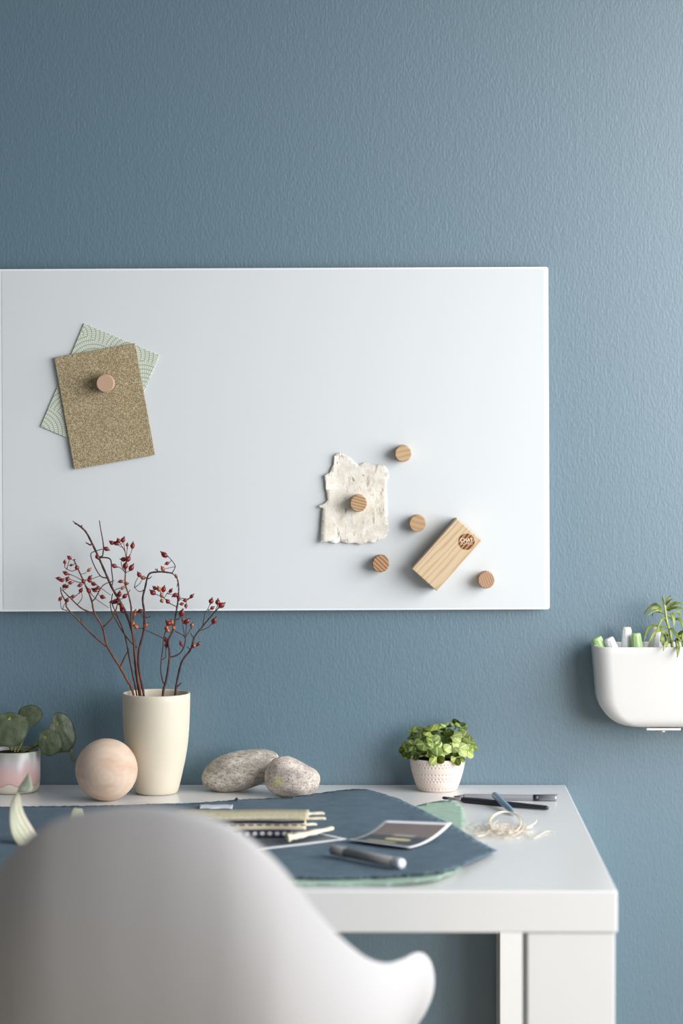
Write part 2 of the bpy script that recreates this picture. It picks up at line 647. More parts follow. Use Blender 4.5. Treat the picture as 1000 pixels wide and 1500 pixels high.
prof = [(1163.5, 27.5), (1162.3, 29.5), (1158, 31.8), (1150, 34.2), (1140, 36.6), (1128, 39.3), (1115, 42.2), (1100, 44.8),
        (1085, 46.8), (1068, 48.2), (1045, 49.2), (1025, 49.6), (1016, 49.6)]
prof = [(max(zpx(py, VY), DESK + (0.0003 if i == 0 else 0.001)), r * vr) for i, (py, r) in enumerate(prof)]
prof[0] = (DESK + 0.0002, prof[0][1])
op = [(0, DESK + 0.0002)] + [(r, z) for z, r in prof]
zt = prof[-1][0]
rt = prof[-1][1]
op += [(rt - 0.0006, zt + 0.0010), (rt - 0.0016, zt + 0.0014), (rt - 0.0028, zt + 0.0008), (rt - 0.0032, zt - 0.001)]
op += [(r - 0.0034, z) for z, r in prof[::-1][1:-3]] + [(0, prof[2][0] + 0.002)]
bm = bmesh.new()
add_lathe(bm, op, 72, Matrix.Translation((VX, VY, 0)))
k = Mat('cream_stoneware', rgb(206, 198, 180), rough=0.5, spec=0.4)
k.bump(k.noise(k.coord((1, 1, 6)), 60, 2), 0.04, 0.001)
single('vase', bm, k.m, 'tall cream ceramic vase holding bare twigs with red rose hips', 'vase', (VX, VY, DESK))
vase_top = zt


# twigs with rose hips --------------------------------------------------------
def hip_mesh():
    bm = bmesh.new()
    add_lathe(bm, [(0, -1.0), (0.35, -0.95), (0.72, -0.66), (0.95, -0.2), (1.0, 0.1), (0.86, 0.55), (0.58, 0.92), (0.30, 1.18)], 14)
    n0 = len(bm.faces)
    add_lathe(bm, [(0.30, 1.18), (0.20, 1.40), (0.24, 1.62), (0, 1.55)], 10, mi=1)
    return bm


def hip_mat(name, a, b):
    k = Mat(name, rough=0.3, spec=0.5)
    k.col(k.ramp(k.noise(k.coord((0.5, 0.5, 0.5)), 1.7, 3), [(0.35, a), (0.68, b)]))
    return k.m


hipr = hip_mat('dark_red_hip', rgb(92, 20, 24), rgb(140, 40, 36))
hipo = hip_mat('orange_hip', rgb(138, 66, 40), rgb(176, 106, 58))
calyx = Mat('dry_calyx', rgb(58, 34, 28), 0.8).m


def bark(name, a, b):
    k = Mat(name, rough=0.6, spec=0.3)
    k.col(k.ramp(k.noise(k.coord((1, 1, 0.3)), 160, 3), [(0.35, a), (0.65, b)]))
    return k.m


bark1 = bark('brown_bark', rgb(70, 40, 30), rgb(112, 68, 50))
bark2 = bark('purple_brown_bark', rgb(52, 32, 32), rgb(88, 58, 54))


def z3(l):
    return [(60 + x / 3.3333, 740 + y / 3.3333) for x, y in l]


def rel(px, py, stem_d, tip_dd):
    """depth drifts from the vase towards the tips."""
    f = min(max((1016 - py) / 240, 0), 1)
    return stem_d + tip_dd * f


TW = [
    # name, base depth, drift, bark, base radius(px), main line, side lines, hips (x, y, kind, scale)
    dict(lab='brown rose twig arching left out of the vase, leftmost of the twigs', d=0.094, dd=0.030, b=bark1, r=(2.2, 0.9),
         main=[(450, 920), (418, 850), (385, 790), (325, 690), (300, 595), (260, 525), (245, 460), (205, 365), (180, 310), (160, 265)],
         side=[([(325, 695), (260, 640), (200, 580), (130, 505), (122, 475), (100, 430), (96, 400)], 1.0),
               ([(130, 515), (105, 508), (97, 495), (95, 462)], 0.5), ([(105, 512), (112, 490), (126, 468)], 0.5),
               ([(255, 527), (200, 505), (150, 460), (105, 415)], 0.9), ([(178, 485), (200, 455), (198, 425)], 0.5),
               ([(305, 595), (355, 540), (375, 475)], 0.9), ([(388, 787), (405, 750), (428, 705)], 1.1), ([(195, 572), (200, 550)], 0.8),
               ([(260, 465), (300, 395), (345, 372)], 0.7), ([(205, 370), (170, 350), (125, 330)], 0.5), ([(195, 380), (150, 365), (130, 350)], 0.5),
               ([(178, 312), (150, 322), (118, 305), (117, 285)], 0.5), ([(125, 315), (140, 262)], 0.5), ([(160, 268), (168, 264)], 0.8),
               ([(205, 365), (240, 370), (280, 395), (340, 440)], 0.5), ([(215, 385), (260, 450), (330, 500)], 0.5),
               ([(150, 460), (190, 425)], 0.5)],
         hips=[(140, 257, 0, 1.05), (117, 278, 0, .9), (148, 293, 0, .65), (177, 305, 0, 1.15), (122, 333, 0, 1.1), (88, 358, 0, 1), (105, 366, 0, 1),
               (130, 360, 0, 1.05), (145, 378, 0, 1), (113, 396, 0, 1), (128, 397, 0, .9), (192, 390, 0, 1), (208, 372, 0, 1.05), (193, 418, 0, 1.05),
               (158, 445, 0, .95), (128, 464, 0, 1), (94, 457, 0, .95), (233, 318, 1, .9), (238, 354, 0, .95), (238, 369, 0, 1), (255, 385, 0, 1.1),
               (280, 403, 0, 1), (262, 416, 0, 1.1), (234, 418, 0, 1.15), (300, 447, 0, 1.15)]),
    dict(lab='thick purplish twig with a bare tip rising furthest to the upper left', d=0.080, dd=-0.012, b=bark2, r=(2.4, 1.25),
         main=[(480, 920), (468, 840), (460, 760), (450, 640), (420, 540), (385, 470), (345, 400), (310, 320), (270, 230), (225, 140), (195, 107), (165, 87)],
         side=[([(300, 252), (305, 215), (303, 180), (292, 120), (285, 75)], 0.8), ([(295, 255), (338, 264), (345, 320), (350, 372), (345, 400)], 0.8),
               ([(312, 355), (290, 345), (262, 300), (243, 240), (275, 222), (300, 215)], 0.7), ([(243, 196), (218, 182)], 0.9), ([(196, 108), (200, 97)], 0.9),
               ([(292, 343), (250, 360), (225, 372)], 0.4), ([(165, 87), (155, 76)], 0.6), ([(350, 372), (358, 366)], 0.5)],
         hips=[(318, 214, 0, 1.2), (275, 250, 0, 1.1), (383, 435, 0, 1.2), (362, 470, 0, 1.25), (380, 477, 0, 1.1), (408, 445, 0, 1.15),
               (395, 492, 0, 1.2), (398, 514, 0, 1.3), (345, 472, 0, .8)]),
    dict(lab='thin dark twig curving behind the thick purplish twig', d=0.068, dd=-0.010, b=bark1, r=(1.4, 0.7),
         main=[(466, 920), (448, 830), (430, 740), (410, 640), (385, 570), (362, 520), (345, 470), (350, 430)],
         side=[([(470, 697), (440, 670), (400, 620), (365, 560), (345, 520), (340, 480), (362, 460)], 0.8), ([(430, 740), (426, 700)], 0.6)],
         hips=[]),
    dict(lab='upright twig topped by a fan of red hips above the vase centre', d=0.088, dd=0.012, b=bark1, r=(1.9, 0.7),
         main=[(486, 922), (472, 850), (462, 760), (452, 660), (440, 560), (440, 500), (428, 440), (412, 385), (412, 330), (415, 290), (416, 262), (410, 225)],
         side=[([(412, 232), (395, 205), (352, 187)], 0.45), ([(405, 215), (382, 180)], 0.45), ([(410, 225), (402, 176)], 0.45), ([(416, 262), (419, 230), (421, 200)], 0.45),
               ([(418, 265), (438, 235), (446, 206)], 0.45), ([(412, 330), (390, 308), (362, 296)], 0.45), ([(412, 335), (396, 300), (392, 275), (403, 266)], 0.45),
               ([(415, 330), (435, 318)], 0.45), ([(412, 385), (390, 372)], 0.45), ([(425, 430), (436, 412)], 0.6), ([(400, 403), (370, 410), (352, 425)], 0.5)],
         hips=[(346, 184, 0, 1.1), (367, 187, 0, 1.1), (380, 174, 0, 1.15), (400, 171, 0, 1.2), (421, 195, 0, .8), (446, 200, 0, 1.2), (403, 265, 0, 1.25),
               (426, 262, 0, 1.35), (412, 297, 0, 1.4), (440, 307, 0, 1.35), (360, 296, 0, 1.15), (390, 372, 0, .9), (418, 382, 1, .9), (400, 403, 1, .9)]),
    dict(lab='purple twig bent into a hook at its top, right of the fan of hips', d=0.078, dd=0.006, b=bark2, r=(2.1, 1.1),
         main=[(500, 920), (485, 840), (475, 770), (480, 700), (500, 620), (505, 530), (496, 460), (510, 395), (527, 337), (570, 326), (605, 327), (640, 332)],
         side=[([(640, 332), (655, 300), (640, 272), (615, 245)], 0.55), ([(500, 415), (480, 422), (455, 402)], 0.5), ([(455, 402), (462, 375), (478, 345)], 0.45),
               ([(456, 403), (480, 385), (495, 360)], 0.45), ([(505, 545), (520, 548), (536, 543)], 0.9), ([(570, 326), (560, 312), (556, 318)], 0.5), ([(570, 326), (567, 309)], 0.5),
               ([(527, 360), (541, 348)], 0.6), ([(640, 332), (660, 352), (668, 372), (663, 400)], 0.6), ([(655, 300), (600, 312)], 0.35),
               ([(505, 600), (480, 600), (452, 578)], 0.5), ([(505, 560), (485, 520)], 0.45), ([(445, 560), (455, 533), (460, 520)], 0.4)],
         hips=[(480, 340, 0, 1.15), (497, 355, 1.5, 1.1), (602, 244, 0, 1.4), (617, 283, 0, .95), (596, 311, 1, 1.1), (660, 347, 1.5, .85),
               (483, 517, 0, 1.15), (460, 520, 1.5, .9), (455, 534, 1, .9), (450, 575, 1, .9), (467, 594, 1, 1.1), (510, 588, 1, 1.15)]),
    dict(lab='dark twig with crowded red and orange hips, second twig from the right', d=0.086, dd=0.000, b=bark2, r=(2.0, 0.9),
         main=[(595, 925), (610, 860), (622, 790), (628, 720), (622, 665), (640, 620), (652, 580), (657, 540), (668, 470), (672, 420), (670, 380), (660, 345)],
         side=[([(597, 872), (585, 810), (588, 750), (595, 700), (600, 640), (612, 610)], 0.8), ([(632, 742), (665, 732), (692, 705), (705, 660), (700, 640), (655, 615)], 0.8),
               ([(703, 650), (695, 600), (690, 565)], 0.5), ([(705, 650), (708, 610), (710, 575)], 0.5), ([(705, 645), (720, 620), (737, 592)], 0.5),
               ([(615, 660), (560, 632), (500, 605)], 0.6), ([(660, 495), (630, 480), (600, 455), (552, 430)], 0.5), ([(600, 455), (580, 415)], 0.4), ([(600, 455), (620, 425), (632, 420)], 0.4),
               ([(612, 432), (655, 438)], 0.4), ([(668, 470), (690, 455), (710, 460), (735, 446)], 0.5), ([(590, 755), (608, 740), (608, 690)], 0.5), ([(670, 560), (687, 530)], 0.6),
               ([(650, 600), (640, 580)], 0.5)],
         hips=[(547, 427, 0, 1.4), (557, 405, 0, 1.05), (577, 410, 1.5, 1.2), (598, 412, 0, 1.3), (590, 438, 1, .95), (590, 465, 1.5, 1), (620, 470, 0, 1.15), (633, 418, 0, .95),
               (655, 438, 0, 1.15), (672, 450, 0, 1.05), (687, 481, 1.5, .9), (705, 463, 0, 1.05), (708, 490, 0, .9), (735, 445, 0, .95), (687, 527, 0, 1.5),
               (696, 568, 1, 1.05), (712, 567, 0, 1.3), (737, 585, 1.5, 1), (624, 576, 0, 1.4), (640, 573, 1, 1), (612, 600, 1, 1.1), (621, 612, 1, 1), (611, 660, 0, 1.2),
               (612, 686, 0, 1.1), (685, 678, 0, .95), (648, 600, 1.5, .9)]),
    dict(lab='twig leaning out to the right with hips at its tip, rightmost of the twigs', d=0.080, dd=0.010, b=bark2, r=(1.9, 0.8),
         main=[(655, 920), (670, 830), (690, 760), (730, 705), (742, 665), (755, 635), (790, 590), (815, 560), (845, 525), (872, 497)],
         side=[([(790, 588), (800, 530), (815, 505), (828, 476)], 0.5), ([(778, 612), (815, 597), (842, 572)], 0.5), ([(748, 652), (730, 625)], 0.7), ([(660, 892), (686, 866)], 0.8),
               ([(730, 705), (712, 690)], 0.6), ([(845, 525), (858, 500), (862, 480)], 0.45), ([(815, 515), (833, 505)], 0.4), ([(735, 700), (768, 680)], 0.4)],
         hips=[(830, 470, 0, 1.3), (862, 475, 0, 1.3), (880, 490, 0, 1.45), (835, 503, 0, .95), (845, 565, 0, 1.4), (768, 678, 0, .9), (747, 684, 1.5, .85)]),
]
hip_src = {}
for tw in TW:
    def pt(q):
        px, py = 60 + q[0] / 3.3333, 740 + q[1] / 3.3333
        return P(px, py, rel(px, py, tw['d'], tw['dd']))
    main = [pt(q) for q in tw['main']]
    b0 = main[0]
    inside = [Vector((lerp(VX, b0.x, 0.25), lerp(VY, b0.y, 0.25), DESK + 0.014)),
              Vector((lerp(VX, b0.x, 0.75), lerp(VY, b0.y, 0.75), DESK + 0.085))]
    root = thing('rose_hip_twig', tw['lab'], 'twig', inside[0], group='rose hip twigs in the vase')
    bm = bmesh.new()
    ml = catmull(inside + main, 7)
    nn = len(ml)
    r0, r1 = tw['r']
    rad = [lerp(r0, r1, i / (nn - 1)) * 1e-3 * (1 + 0.10 * math.sin(i * 1.7)) for i in range(nn)]
    add_tube(bm, ml, rad, 9)
    lines = [(p, i) for i, p in enumerate(ml) if i > 14]
    allp = [p for p, i in lines]
    for sl, sr in tw['side']:
        s = catmull([pt(q) for q in sl], 6)
        near = min(ml, key=lambda p: (p - s[0]).length)
        if (near - s[0]).length < 0.006:
            s[0] = near.copy()
        ns = len(s)
        add_tube(bm, s, [lerp(sr * 1.35, sr * 0.85, i / (ns - 1)) * 1e-3 for i in range(ns)], 7)
        allp += s[1:]
    places = []
    for hx, hy, kind, sc in tw['hips']:
        hp = pt((hx, hy)) + Vector((0, random.uniform(-0.004, 0.004), 0))
        cand = min(allp, key=lambda p: abs((p - hp).length - 0.007))
        near = min(allp, key=lambda p: (p - hp).length)
        a = cand if (cand - hp).length < 0.012 else near
        dirv = (hp - a)
        L = dirv.length
        dirv = dirv.normalized() if L > 0.001 else Vector((0, 0, 1))
        midp = a.lerp(hp, 0.5) + Vector((0.0006, 0, -0.0012 if L > 0.005 else 0))
        add_tube(bm, catmull([a, midp, hp - dirv * 0.002], 4), 0.00048, 6)
        up = (dirv + Vector((0, -0.15, 0.35))).normalized()
        places.append((hp, up, kind, sc))
    part('stem', bm, tw['b'], root)
    for hp, up, kind, sc in places:
        key = 0 if kind == 0 else 1
        R = 0.00285 * sc
        q = up.to_track_quat('Z', 'Y').to_matrix().to_4x4()
        M = Matrix.Translation(hp - ORG[root.name]) @ q @ Matrix.Diagonal((R, R, R * random.uniform(1.0, 1.25), 1))
        kk = 'r' if kind == 0 else 'o'
        if kk not in hip_src:
            o = part('rose_hip', hip_mesh(), [hipr if kind == 0 else hipo, calyx], root, local=True)
            hip_src[kk] = o
            o.matrix_local = M
        else:
            o = copy_part(hip_src[kk], root, M)
        if kk == 'o':
            o['label'] = 'orange rose hip'

# ------------------------------------------------------------------ wooden ball
rB = 0.9663
BR = 0.0440
bcx, bcy = (156 - 500) * rB / 1000, -DIST * (1 - rB)
k = Mat('bleached_wood', rough=0.62, spec=0.25)
v = k.coord((1, 0.35, 1), loc=(-0.002, 0, 0.004))
wv = k.wave(v, 34, 2.2, 3, 3, 'RINGS', 'Y')
c = k.ramp(wv, [(0.1, rgb(204, 184, 167)), (0.9, rgb(201, 180, 162))])
blot = k.noise(k.coord((0.5, 1, 1.6)), 28, 3)
c = k.mix(k.ramp(blot, [(0.45, B0), (0.75, W1)]), c, rgb(186, 152, 128))
crack = k.ramp(k.noise(k.coord((1, 1, 0.25)), 300, 2), [(0.70, B0), (0.76, W1)])
k.col(k.mix(k.math('MULTIPLY', crack, 0.35), c, rgb(150, 116, 98)))
bm = bmesh.new()
bmesh.ops.create_uvsphere(bm, u_segments=64, v_segments=40, radius=BR)
for vtx in bm.verts:                            # turned by hand: a flat foot and a faint seam
    vtx.co.z = max(vtx.co.z, -BR + 0.0008)
    vtx.co *= 1 + 0.004 * mnoise.noise(vtx.co * 30)
for f in bm.faces:
    f.smooth = True
zb = min(vv.co.z for vv in bm.verts)
single('wooden_ball', bm, k.m, 'pale wooden ball on the desk in front of the cream vase', 'ball', (bcx, bcy, DESK - zb + 0.0002), local=True)


# ------------------------------------------------------------------ stones
def stone(name, mat, label, cx, d, dims, rot, seed, sink, taper=0.0):
    bm = bmesh.new()
    bmesh.ops.create_icosphere(bm, subdivisions=5, radius=1)
    M = rot.to_4x4() @ Matrix.Diagonal((*dims, 1))
    for vtx in bm.verts:
        q = vtx.co.copy()
        e = Vector([math.copysign(abs(c) ** 0.9, c) for c in q])
        f = 1 + 0.10 * mnoise.noise(q * 0.9 + Vector((seed, 0, 0))) + 0.04 * mnoise.noise(q * 2.2 + Vector((0, seed, 0))) + 0.006 * mnoise.noise(q * 14)
        e.z *= 1 - taper * max(q.x, 0) * max(q.z, 0)
        e.x -= taper * 0.35 * max(q.z, 0) ** 2
        vtx.co = M @ (e * f)
    zm = min(vv.co.z for vv in bm.verts)
    for vtx in bm.verts:
        vtx.co.z = max(vtx.co.z, zm + sink)
    for f in bm.faces:
        f.smooth = True
    x = (cx - 500) * (1 - d / DIST) / 1000
    return single(name, bm, mat, label, 'stone', (x, -d, DESK - zm - sink + 0.0002), group='beach stones on the desk', local=True)


def stone_mat(name, pale, mid, dark, rot, lichen=False):
    k = Mat(name, rough=0.75, spec=0.25)
    v = k.coord((1, 1, 1), rot)
    vb = k.coord((0.62, 1, 1.25), rot)
    a = k.noise(vb, 260, 4, 0.65, 0.4)
    b = k.noise(vb, 60, 3, 0.6, 0.6)
    c = k.ramp(a, [(0.37, dark), (0.47, mid), (0.58, pale)])
    c2 = k.ramp(b, [(0.36, mid), (0.62, pale)])
    c = k.mix(0.45, c, c2)
    band = k.ramp(k.wave(vb, 9, 5, 3, 1.5, 'BANDS', 'Z'), [(0.55, B0), (0.95, W1)])
    c = k.mix(k.math('MULTIPLY', band, 0.35), c, dark)
    sp = k.ramp(k.noise(v, 520, 2), [(0.60, B0), (0.66, W1)])
    c = k.mix(k.math('MULTIPLY', sp, 0.75), c, rgb(74, 70, 70))
    if lichen:
        tc = k.new('ShaderNodeTexCoord')
        dn = k.new('ShaderNodeVectorMath', operation='DISTANCE')
        k.ln(tc.outputs['Object'], dn.inputs[0])
        dn.inputs[1].default_value = (-0.018, -0.024, -0.003)
        m = k.math('MULTIPLY', k.ramp(dn.outputs['Value'], [(0.004, W1), (0.012, B0)]), k.ramp(k.noise(v, 220, 3), [(0.40, B0), (0.60, W1)]))
        c = k.mix(m, c, rgb(200, 200, 90))
    k.col(c)
    k.bump(a, 0.3, 0.0012)
    return k.m


stone('stone', stone_mat('grey_gneiss', rgb(206, 198, 186), rgb(168, 160, 150), rgb(104, 99, 96), (0, 0.35, 0.3)),
      'larger oval speckled grey stone lying behind the smaller stone', 353.5, 0.066, (0.0555, 0.034, 0.0285),
      Matrix.Rotation(math.radians(-11), 3, 'Y'), 1.3, 0.0012)
stone('stone', stone_mat('pink_grey_gneiss', rgb(216, 204, 192), rgb(182, 170, 162), rgb(124, 120, 120), (0, 0.1, -0.2), True),
      'smaller rounded pinkish grey stone with a yellow lichen spot, in front of the oval stone', 427.5, 0.117, (0.0395, 0.032, 0.0285),
      Matrix.Rotation(math.radians(5), 3, 'Y'), 5.1, 0.0012, 0.55)

# ------------------------------------------------------------------ pilea in a glazed pot (left)
pc = DK(18, 1159.2)
pr = (1 + pc.y / DIST) / 1000
t = thing('potted_plant', 'round-leaved green plant in a pink glazed pot at the left end of the desk', 'plant', (pc.x, pc.y, DESK))
k = Mat('pink_drip_glaze', rough=0.28, spec=0.5)
sp = k.sep(k.coord())
ang = k.math('ARCTAN2', sp[1], sp[0])
wob = k.math('MULTIPLY', k.math('SINE', k.math('MULTIPLY', ang, 9.0)), 0.0022)
zz = k.math('ADD', sp[2], wob)
nz = k.math('MULTIPLY', k.math('SUBTRACT', k.noise(k.coord((1, 1, 0.35)), 60, 3), 0.5), 0.030)
zn = k.math('ADD', zz, nz)
upper = k.ramp(k.math('DIVIDE', zn, 0.064), [(0.45, rgb(216, 182, 178)), (0.72, rgb(186, 178, 182)), (0.92, rgb(150, 156, 146))])
low = k.ramp(k.math('DIVIDE', zz, 0.064), [(0.195, rgb(214, 208, 190)), (0.21, rgb(192, 138, 132)), (0.235, rgb(216, 180, 176))])
isup = k.ramp(k.math('DIVIDE', zz, 0.064), [(0.23, B0), (0.30, W1)])
k.col(k.mix(isup, low, upper))
PR = 41 * pr
PH = zpx(1098.2, pc.y) - DESK
prf = [(0, 0.0003), (PR * 0.80, 0.0003), (PR * 0.88, 0.0015), (PR * 0.955, 0.006), (PR * 0.985, 0.013), (PR, 0.022), (PR, PH - 0.0012),
       (PR - 0.0008, PH), (PR - 0.0026, PH), (PR - 0.0032, PH - 0.0012), (PR - 0.0034, PH - 0.012), (0, PH - 0.0115)]
bm = bmesh.new()
add_lathe(bm, prf, 64)
part('pot', bm, k.m, t, local=True)
k = Mat('dark_soil', rgb(52, 42, 34), 0.95, 0.1)
k.bump(k.noise(k.coord(), 500, 3), 1.0, 0.003)
soil = k.m
bm = bmesh.new()
add_lathe(bm, [(PR - 0.0037, PH - 0.011), (PR - 0.0037, PH - 0.006), (PR * 0.5, PH - 0.003), (0, PH - 0.002)], 32)
part('soil', bm, soil, t, local=True)


def disc_leaf(center, normal, upv, rx, ry, pet, cup=0.12, th=0.0007, seed=0):
    """round leaf with a petiole spot; returns bmesh in world space with uv = position relative to the spot."""
    n = Vector(normal).normalized()
    u = Vector(upv)
    u = (u - n * u.dot(n)).normalized()
    s = u.cross(n).normalized()
    bm = bmesh.new()
    uvl = bm.loops.layers.uv.new('uv')
    rings, seg = 9, 36
    px_, py_ = pet
    grid = []
    for i in range(rings + 1):
        f = i / rings
        rowv = []
        for j in range(seg if i else 1):
            a = 2 * PI * j / seg
            wob = 1 + 0.03 * math.sin(3 * a + seed) + 0.02 * math.sin(5 * a + seed * 2)
            x = lerp(px_, math.cos(a) * wob, f)
            y = lerp(py_, math.sin(a) * wob, f)
            z = -cup * (x * x + y * y) + 0.10 * math.exp(-((x - px_) ** 2 + (y - py_) ** 2) * 14) * -0.5 + 0.03 * math.sin(6 * a) * f * f
            rowv.append((bm.verts.new(Vector(center) + s * (x * rx) + u * (y * ry) + n * (z * (rx + ry) * 0.5)), x - px_, y - py_))
        grid.append(rowv)
    for i in range(rings):
        for j in range(seg):
            k2 = (j + 1) % seg
            q = [grid[0][0], grid[1][j], grid[1][k2]] if i == 0 else [grid[i][j], grid[i + 1][j], grid[i + 1][k2], grid[i][k2]]
            f = bm.faces.new([x[0] for x in q])
            f.smooth = True
            for lp, x in zip(f.loops, q):
                lp[uvl].uv = (x[1], x[2])
    bmesh.ops.solidify(bm, geom=bm.faces[:], thickness=th)
    for f in bm.faces:
        f.smooth = True
    return bm


k = Mat('pilea_leaf', rough=0.36, spec=0.5)
tc = k.new('ShaderNodeTexCoord')
ux = k.sep(tc.outputs['UV'])
rad_ = k.math('SQRT', k.math('ADD', k.math('POWER', ux[0], 2.0), k.math('POWER', ux[1], 2.0)))
an = k.math('ARCTAN2', ux[1], ux[0])
vein = k.ramp(k.math('ABSOLUTE', k.math('SINE', k.math('MULTIPLY', an, 3.5))), [(0.0, W1), (0.10, B0)])
vein = k.math('MULTIPLY', vein, k.ramp(rad_, [(0.1, W1), (0.95, B0)]))
base = k.ramp(k.noise(k.coord(out='UV'), 2.5, 3), [(0.3, rgb(90, 104, 78)), (0.7, rgb(116, 128, 102))])
c = k.mix(k.math('MULTIPLY', vein, 0.25), base, rgb(140, 152, 116))
k.col(k.mix(k.ramp(rad_, [(0.05, W1), (0.10, B0)]), c, rgb(206, 214, 110)))
k.bump(k.math('ADD', k.noise(k.coord(out='UV'), 9, 3), vein), 0.25, 0.002)
pleaf = k.m
pstem = Mat('pilea_stem', rgb(112, 116, 44), 0.45).m
PD = -pc.y
# px, py, rx, ry (px), petiole spot, depth offset, normal, roll in frame
PL = [(14, 1068, 28, 26, (-0.03, 0.62), 0.036, (0.05, -1, 0.32), 0.0),
      (43.5, 1048, 18.5, 16.5, (-0.40, -0.10), 0.012, (-0.1, -1, 0.35), 0.15),
      (93.5, 1072.5, 17.0, 30.0, (-0.36, 0.50), -0.004, (0.25, -1, 0.1), 0.24),
      (73, 1087.5, 17.5, 20.5, (-0.2, 0.5), 0.022, (0.05, -1, 0.28), 0.38),
      (106.5, 1107, 4.6, 10.5, (-0.1, 0.8), -0.006, (0.75, -1, 0.1), 0.25),
      (77, 1066, 5, 7, (0, 0), 0.000, (0.4, -1, 0.2), 0.2),
      (-22, 1050, 22, 20, (0.2, 0.3), 0.020, (-0.3, -1, 0.3), -0.1)]
for i, (px, py, rx, ry, pet, dd, nm, roll) in enumerate(PL):
    d = PD + dd
    rs = (1 - d / DIST) / 1000
    cc = P(px, py, d)
    upv = Vector((math.sin(-roll), 0, math.cos(roll)))
    bm = disc_leaf(cc, nm, upv, rx * rs, ry * rs, pet, 0.10, seed=i)
    lf = part('leaf', bm, pleaf, t)
    n = Vector(nm).normalized()
    u = (upv - n * upv.dot(n)).normalized()
    s = u.cross(n)
    spot = cc + s * (pet[0] * rx * rs) + u * (pet[1] * ry * rs) - n * 0.0012
    b0 = Vector((pc.x + (spot.x - pc.x) * 0.15 + 0.004, pc.y + 0.002 * i - 0.006, DESK + PH - 0.004))
    mid = b0.lerp(spot, 0.55) + Vector((0.004, 0.012, -0.004))
    bm = bmesh.new()
    add_tube(bm, catmull([b0, mid, spot - n * 0.004, spot], 8), [lerp(0.0016, 0.0010, j / 24) for j in range(25)], 8)
    part('stem', bm, pstem, t)

# ------------------------------------------------------------------ fittonia in a dotted pot (right)
fc = DK(640.5, 1157.2)
fr = (1 + fc.y / DIST) / 1000
FH = zpx(1109.8, fc.y) - DESK
t = thing('potted_plant', 'bushy lime green plant with pale veins in a dotted blush pot', 'plant', (fc.x, fc.y, DESK))
k = Mat('blush_ceramic', rgb(216, 201, 192), rough=0.55, spec=0.35)
prof = [(27.5, 0.0), (29.2, 0.05), (32.2, 0.2), (35.6, 0.42), (38.2, 0.62), (40.0, 0.82), (40.8, 0.97)]


def prad(f):
    for (r0, f0), (r1, f1) in zip(prof[:-1], prof[1:]):
        if f <= f1:
            return lerp(r0, r1, (f - f0) / (f1 - f0)) * fr
    return prof[-1][0] * fr


ROWS = [(0.10, 38), (0.33, 42), (0.42, 42), (0.55, 44), (0.77, 46), (0.86, 46)]
bm = bmesh.new()
NS, NR = 368, 96
rg = []
for i in range(NR + 1):
    f = 0.97 * i / NR
    row_ = []
    for j in range(NS):
        a = 2 * PI * j / NS
        r = prad(f)
        z = f * FH
        for q, (fz_, cnt) in enumerate(ROWS):
            dz = (f - fz_) * FH
            if abs(dz) < 0.0014:
                ph = (a * cnt / (2 * PI) + 0.5 * (q % 2)) % 1.0 - 0.5
                dx = ph * 2 * PI * r / cnt
                q2 = (dx * dx * 0.6 + dz * dz) / (0.00085 ** 2)
                r -= 0.0015 * math.exp(-q2 * 1.1)
        row_.append(bm.verts.new((r * math.cos(a), r * math.sin(a), z + 0.0003)))
    rg.append(row_)
for a_, b_ in zip(rg[:-1], rg[1:]):
    for j in range(NS):
        f = bm.faces.new((a_[j], a_[(j + 1) % NS], b_[(j + 1) % NS], b_[j]))
        f.smooth = True
bm.faces.new(rg[0][::-1])
rr_ = prad(0.97)
inner = []
for r, z in ((rr_, FH), (rr_ - 0.0012, FH + 0.0006), (rr_ - 0.0026, FH), (rr_ - 0.003, FH * 0.8), (0.0, FH * 0.8)):
    if r > 0:
        inner.append([bm.verts.new((r * math.cos(2 * PI * j / NS), r * math.sin(2 * PI * j / NS), z)) for j in range(NS)])
prev = rg[-1]
for ring in inner:
    for j in range(NS):
        f = bm.faces.new((prev[j], prev[(j + 1) % NS], ring[(j + 1) % NS], ring[j]))
        f.smooth = True
    prev = ring
bm.faces.new(prev)
part('pot', bm, k.m, t, local=True)
bm = bmesh.new()
add_lathe(bm, [(rr_ - 0.0034, FH * 0.82), (rr_ - 0.0034, FH - 0.003), (rr_ * 0.5, FH + 0.001), (0, FH + 0.002)], 40)
part('soil', bm, soil, t, local=True)


def fit_leaf_bm():
    """unit leaf: base at origin, tip at +y, upper face +z."""
    bm = bmesh.new()
    uvl = bm.loops.layers.uv.new('uv')
    nu, nv = 10, 12
    g = []
    for j in range(nv + 1):
        v_ = j / nv
        wdt = 0.47 * (math.sin(PI * min(1, v_ ** 0.9)) ** 0.52) if 0 < v_ < 1 else 0.004
        rowv = []
        for i in range(nu + 1):
            u_ = -1 + 2 * i / nu
            z = -0.10 * u_ * u_ * wdt * 2 - 0.18 * v_ * v_ + 0.025 * math.cos((v_ - 0.35 * abs(u_)) * 2 * PI * 5) * abs(u_) * (1 - v_)
            rowv.append((bm.verts.new((u_ * wdt, v_, z)), u_ * 0.5 + 0.5, v_))
        g.append(rowv)
    for j in range(nv):
        for i in range(nu):
            q = [g[j][i], g[j][i + 1], g[j + 1][i + 1], g[j + 1][i]]
            f = bm.faces.new([x[0] for x in q])
            f.smooth = True
            for lp, x in zip(f.loops, q):
                lp[uvl].uv = (x[1], x[2])
    bmesh.ops.solidify(bm, geom=bm.faces[:], thickness=0.03)
    return bm


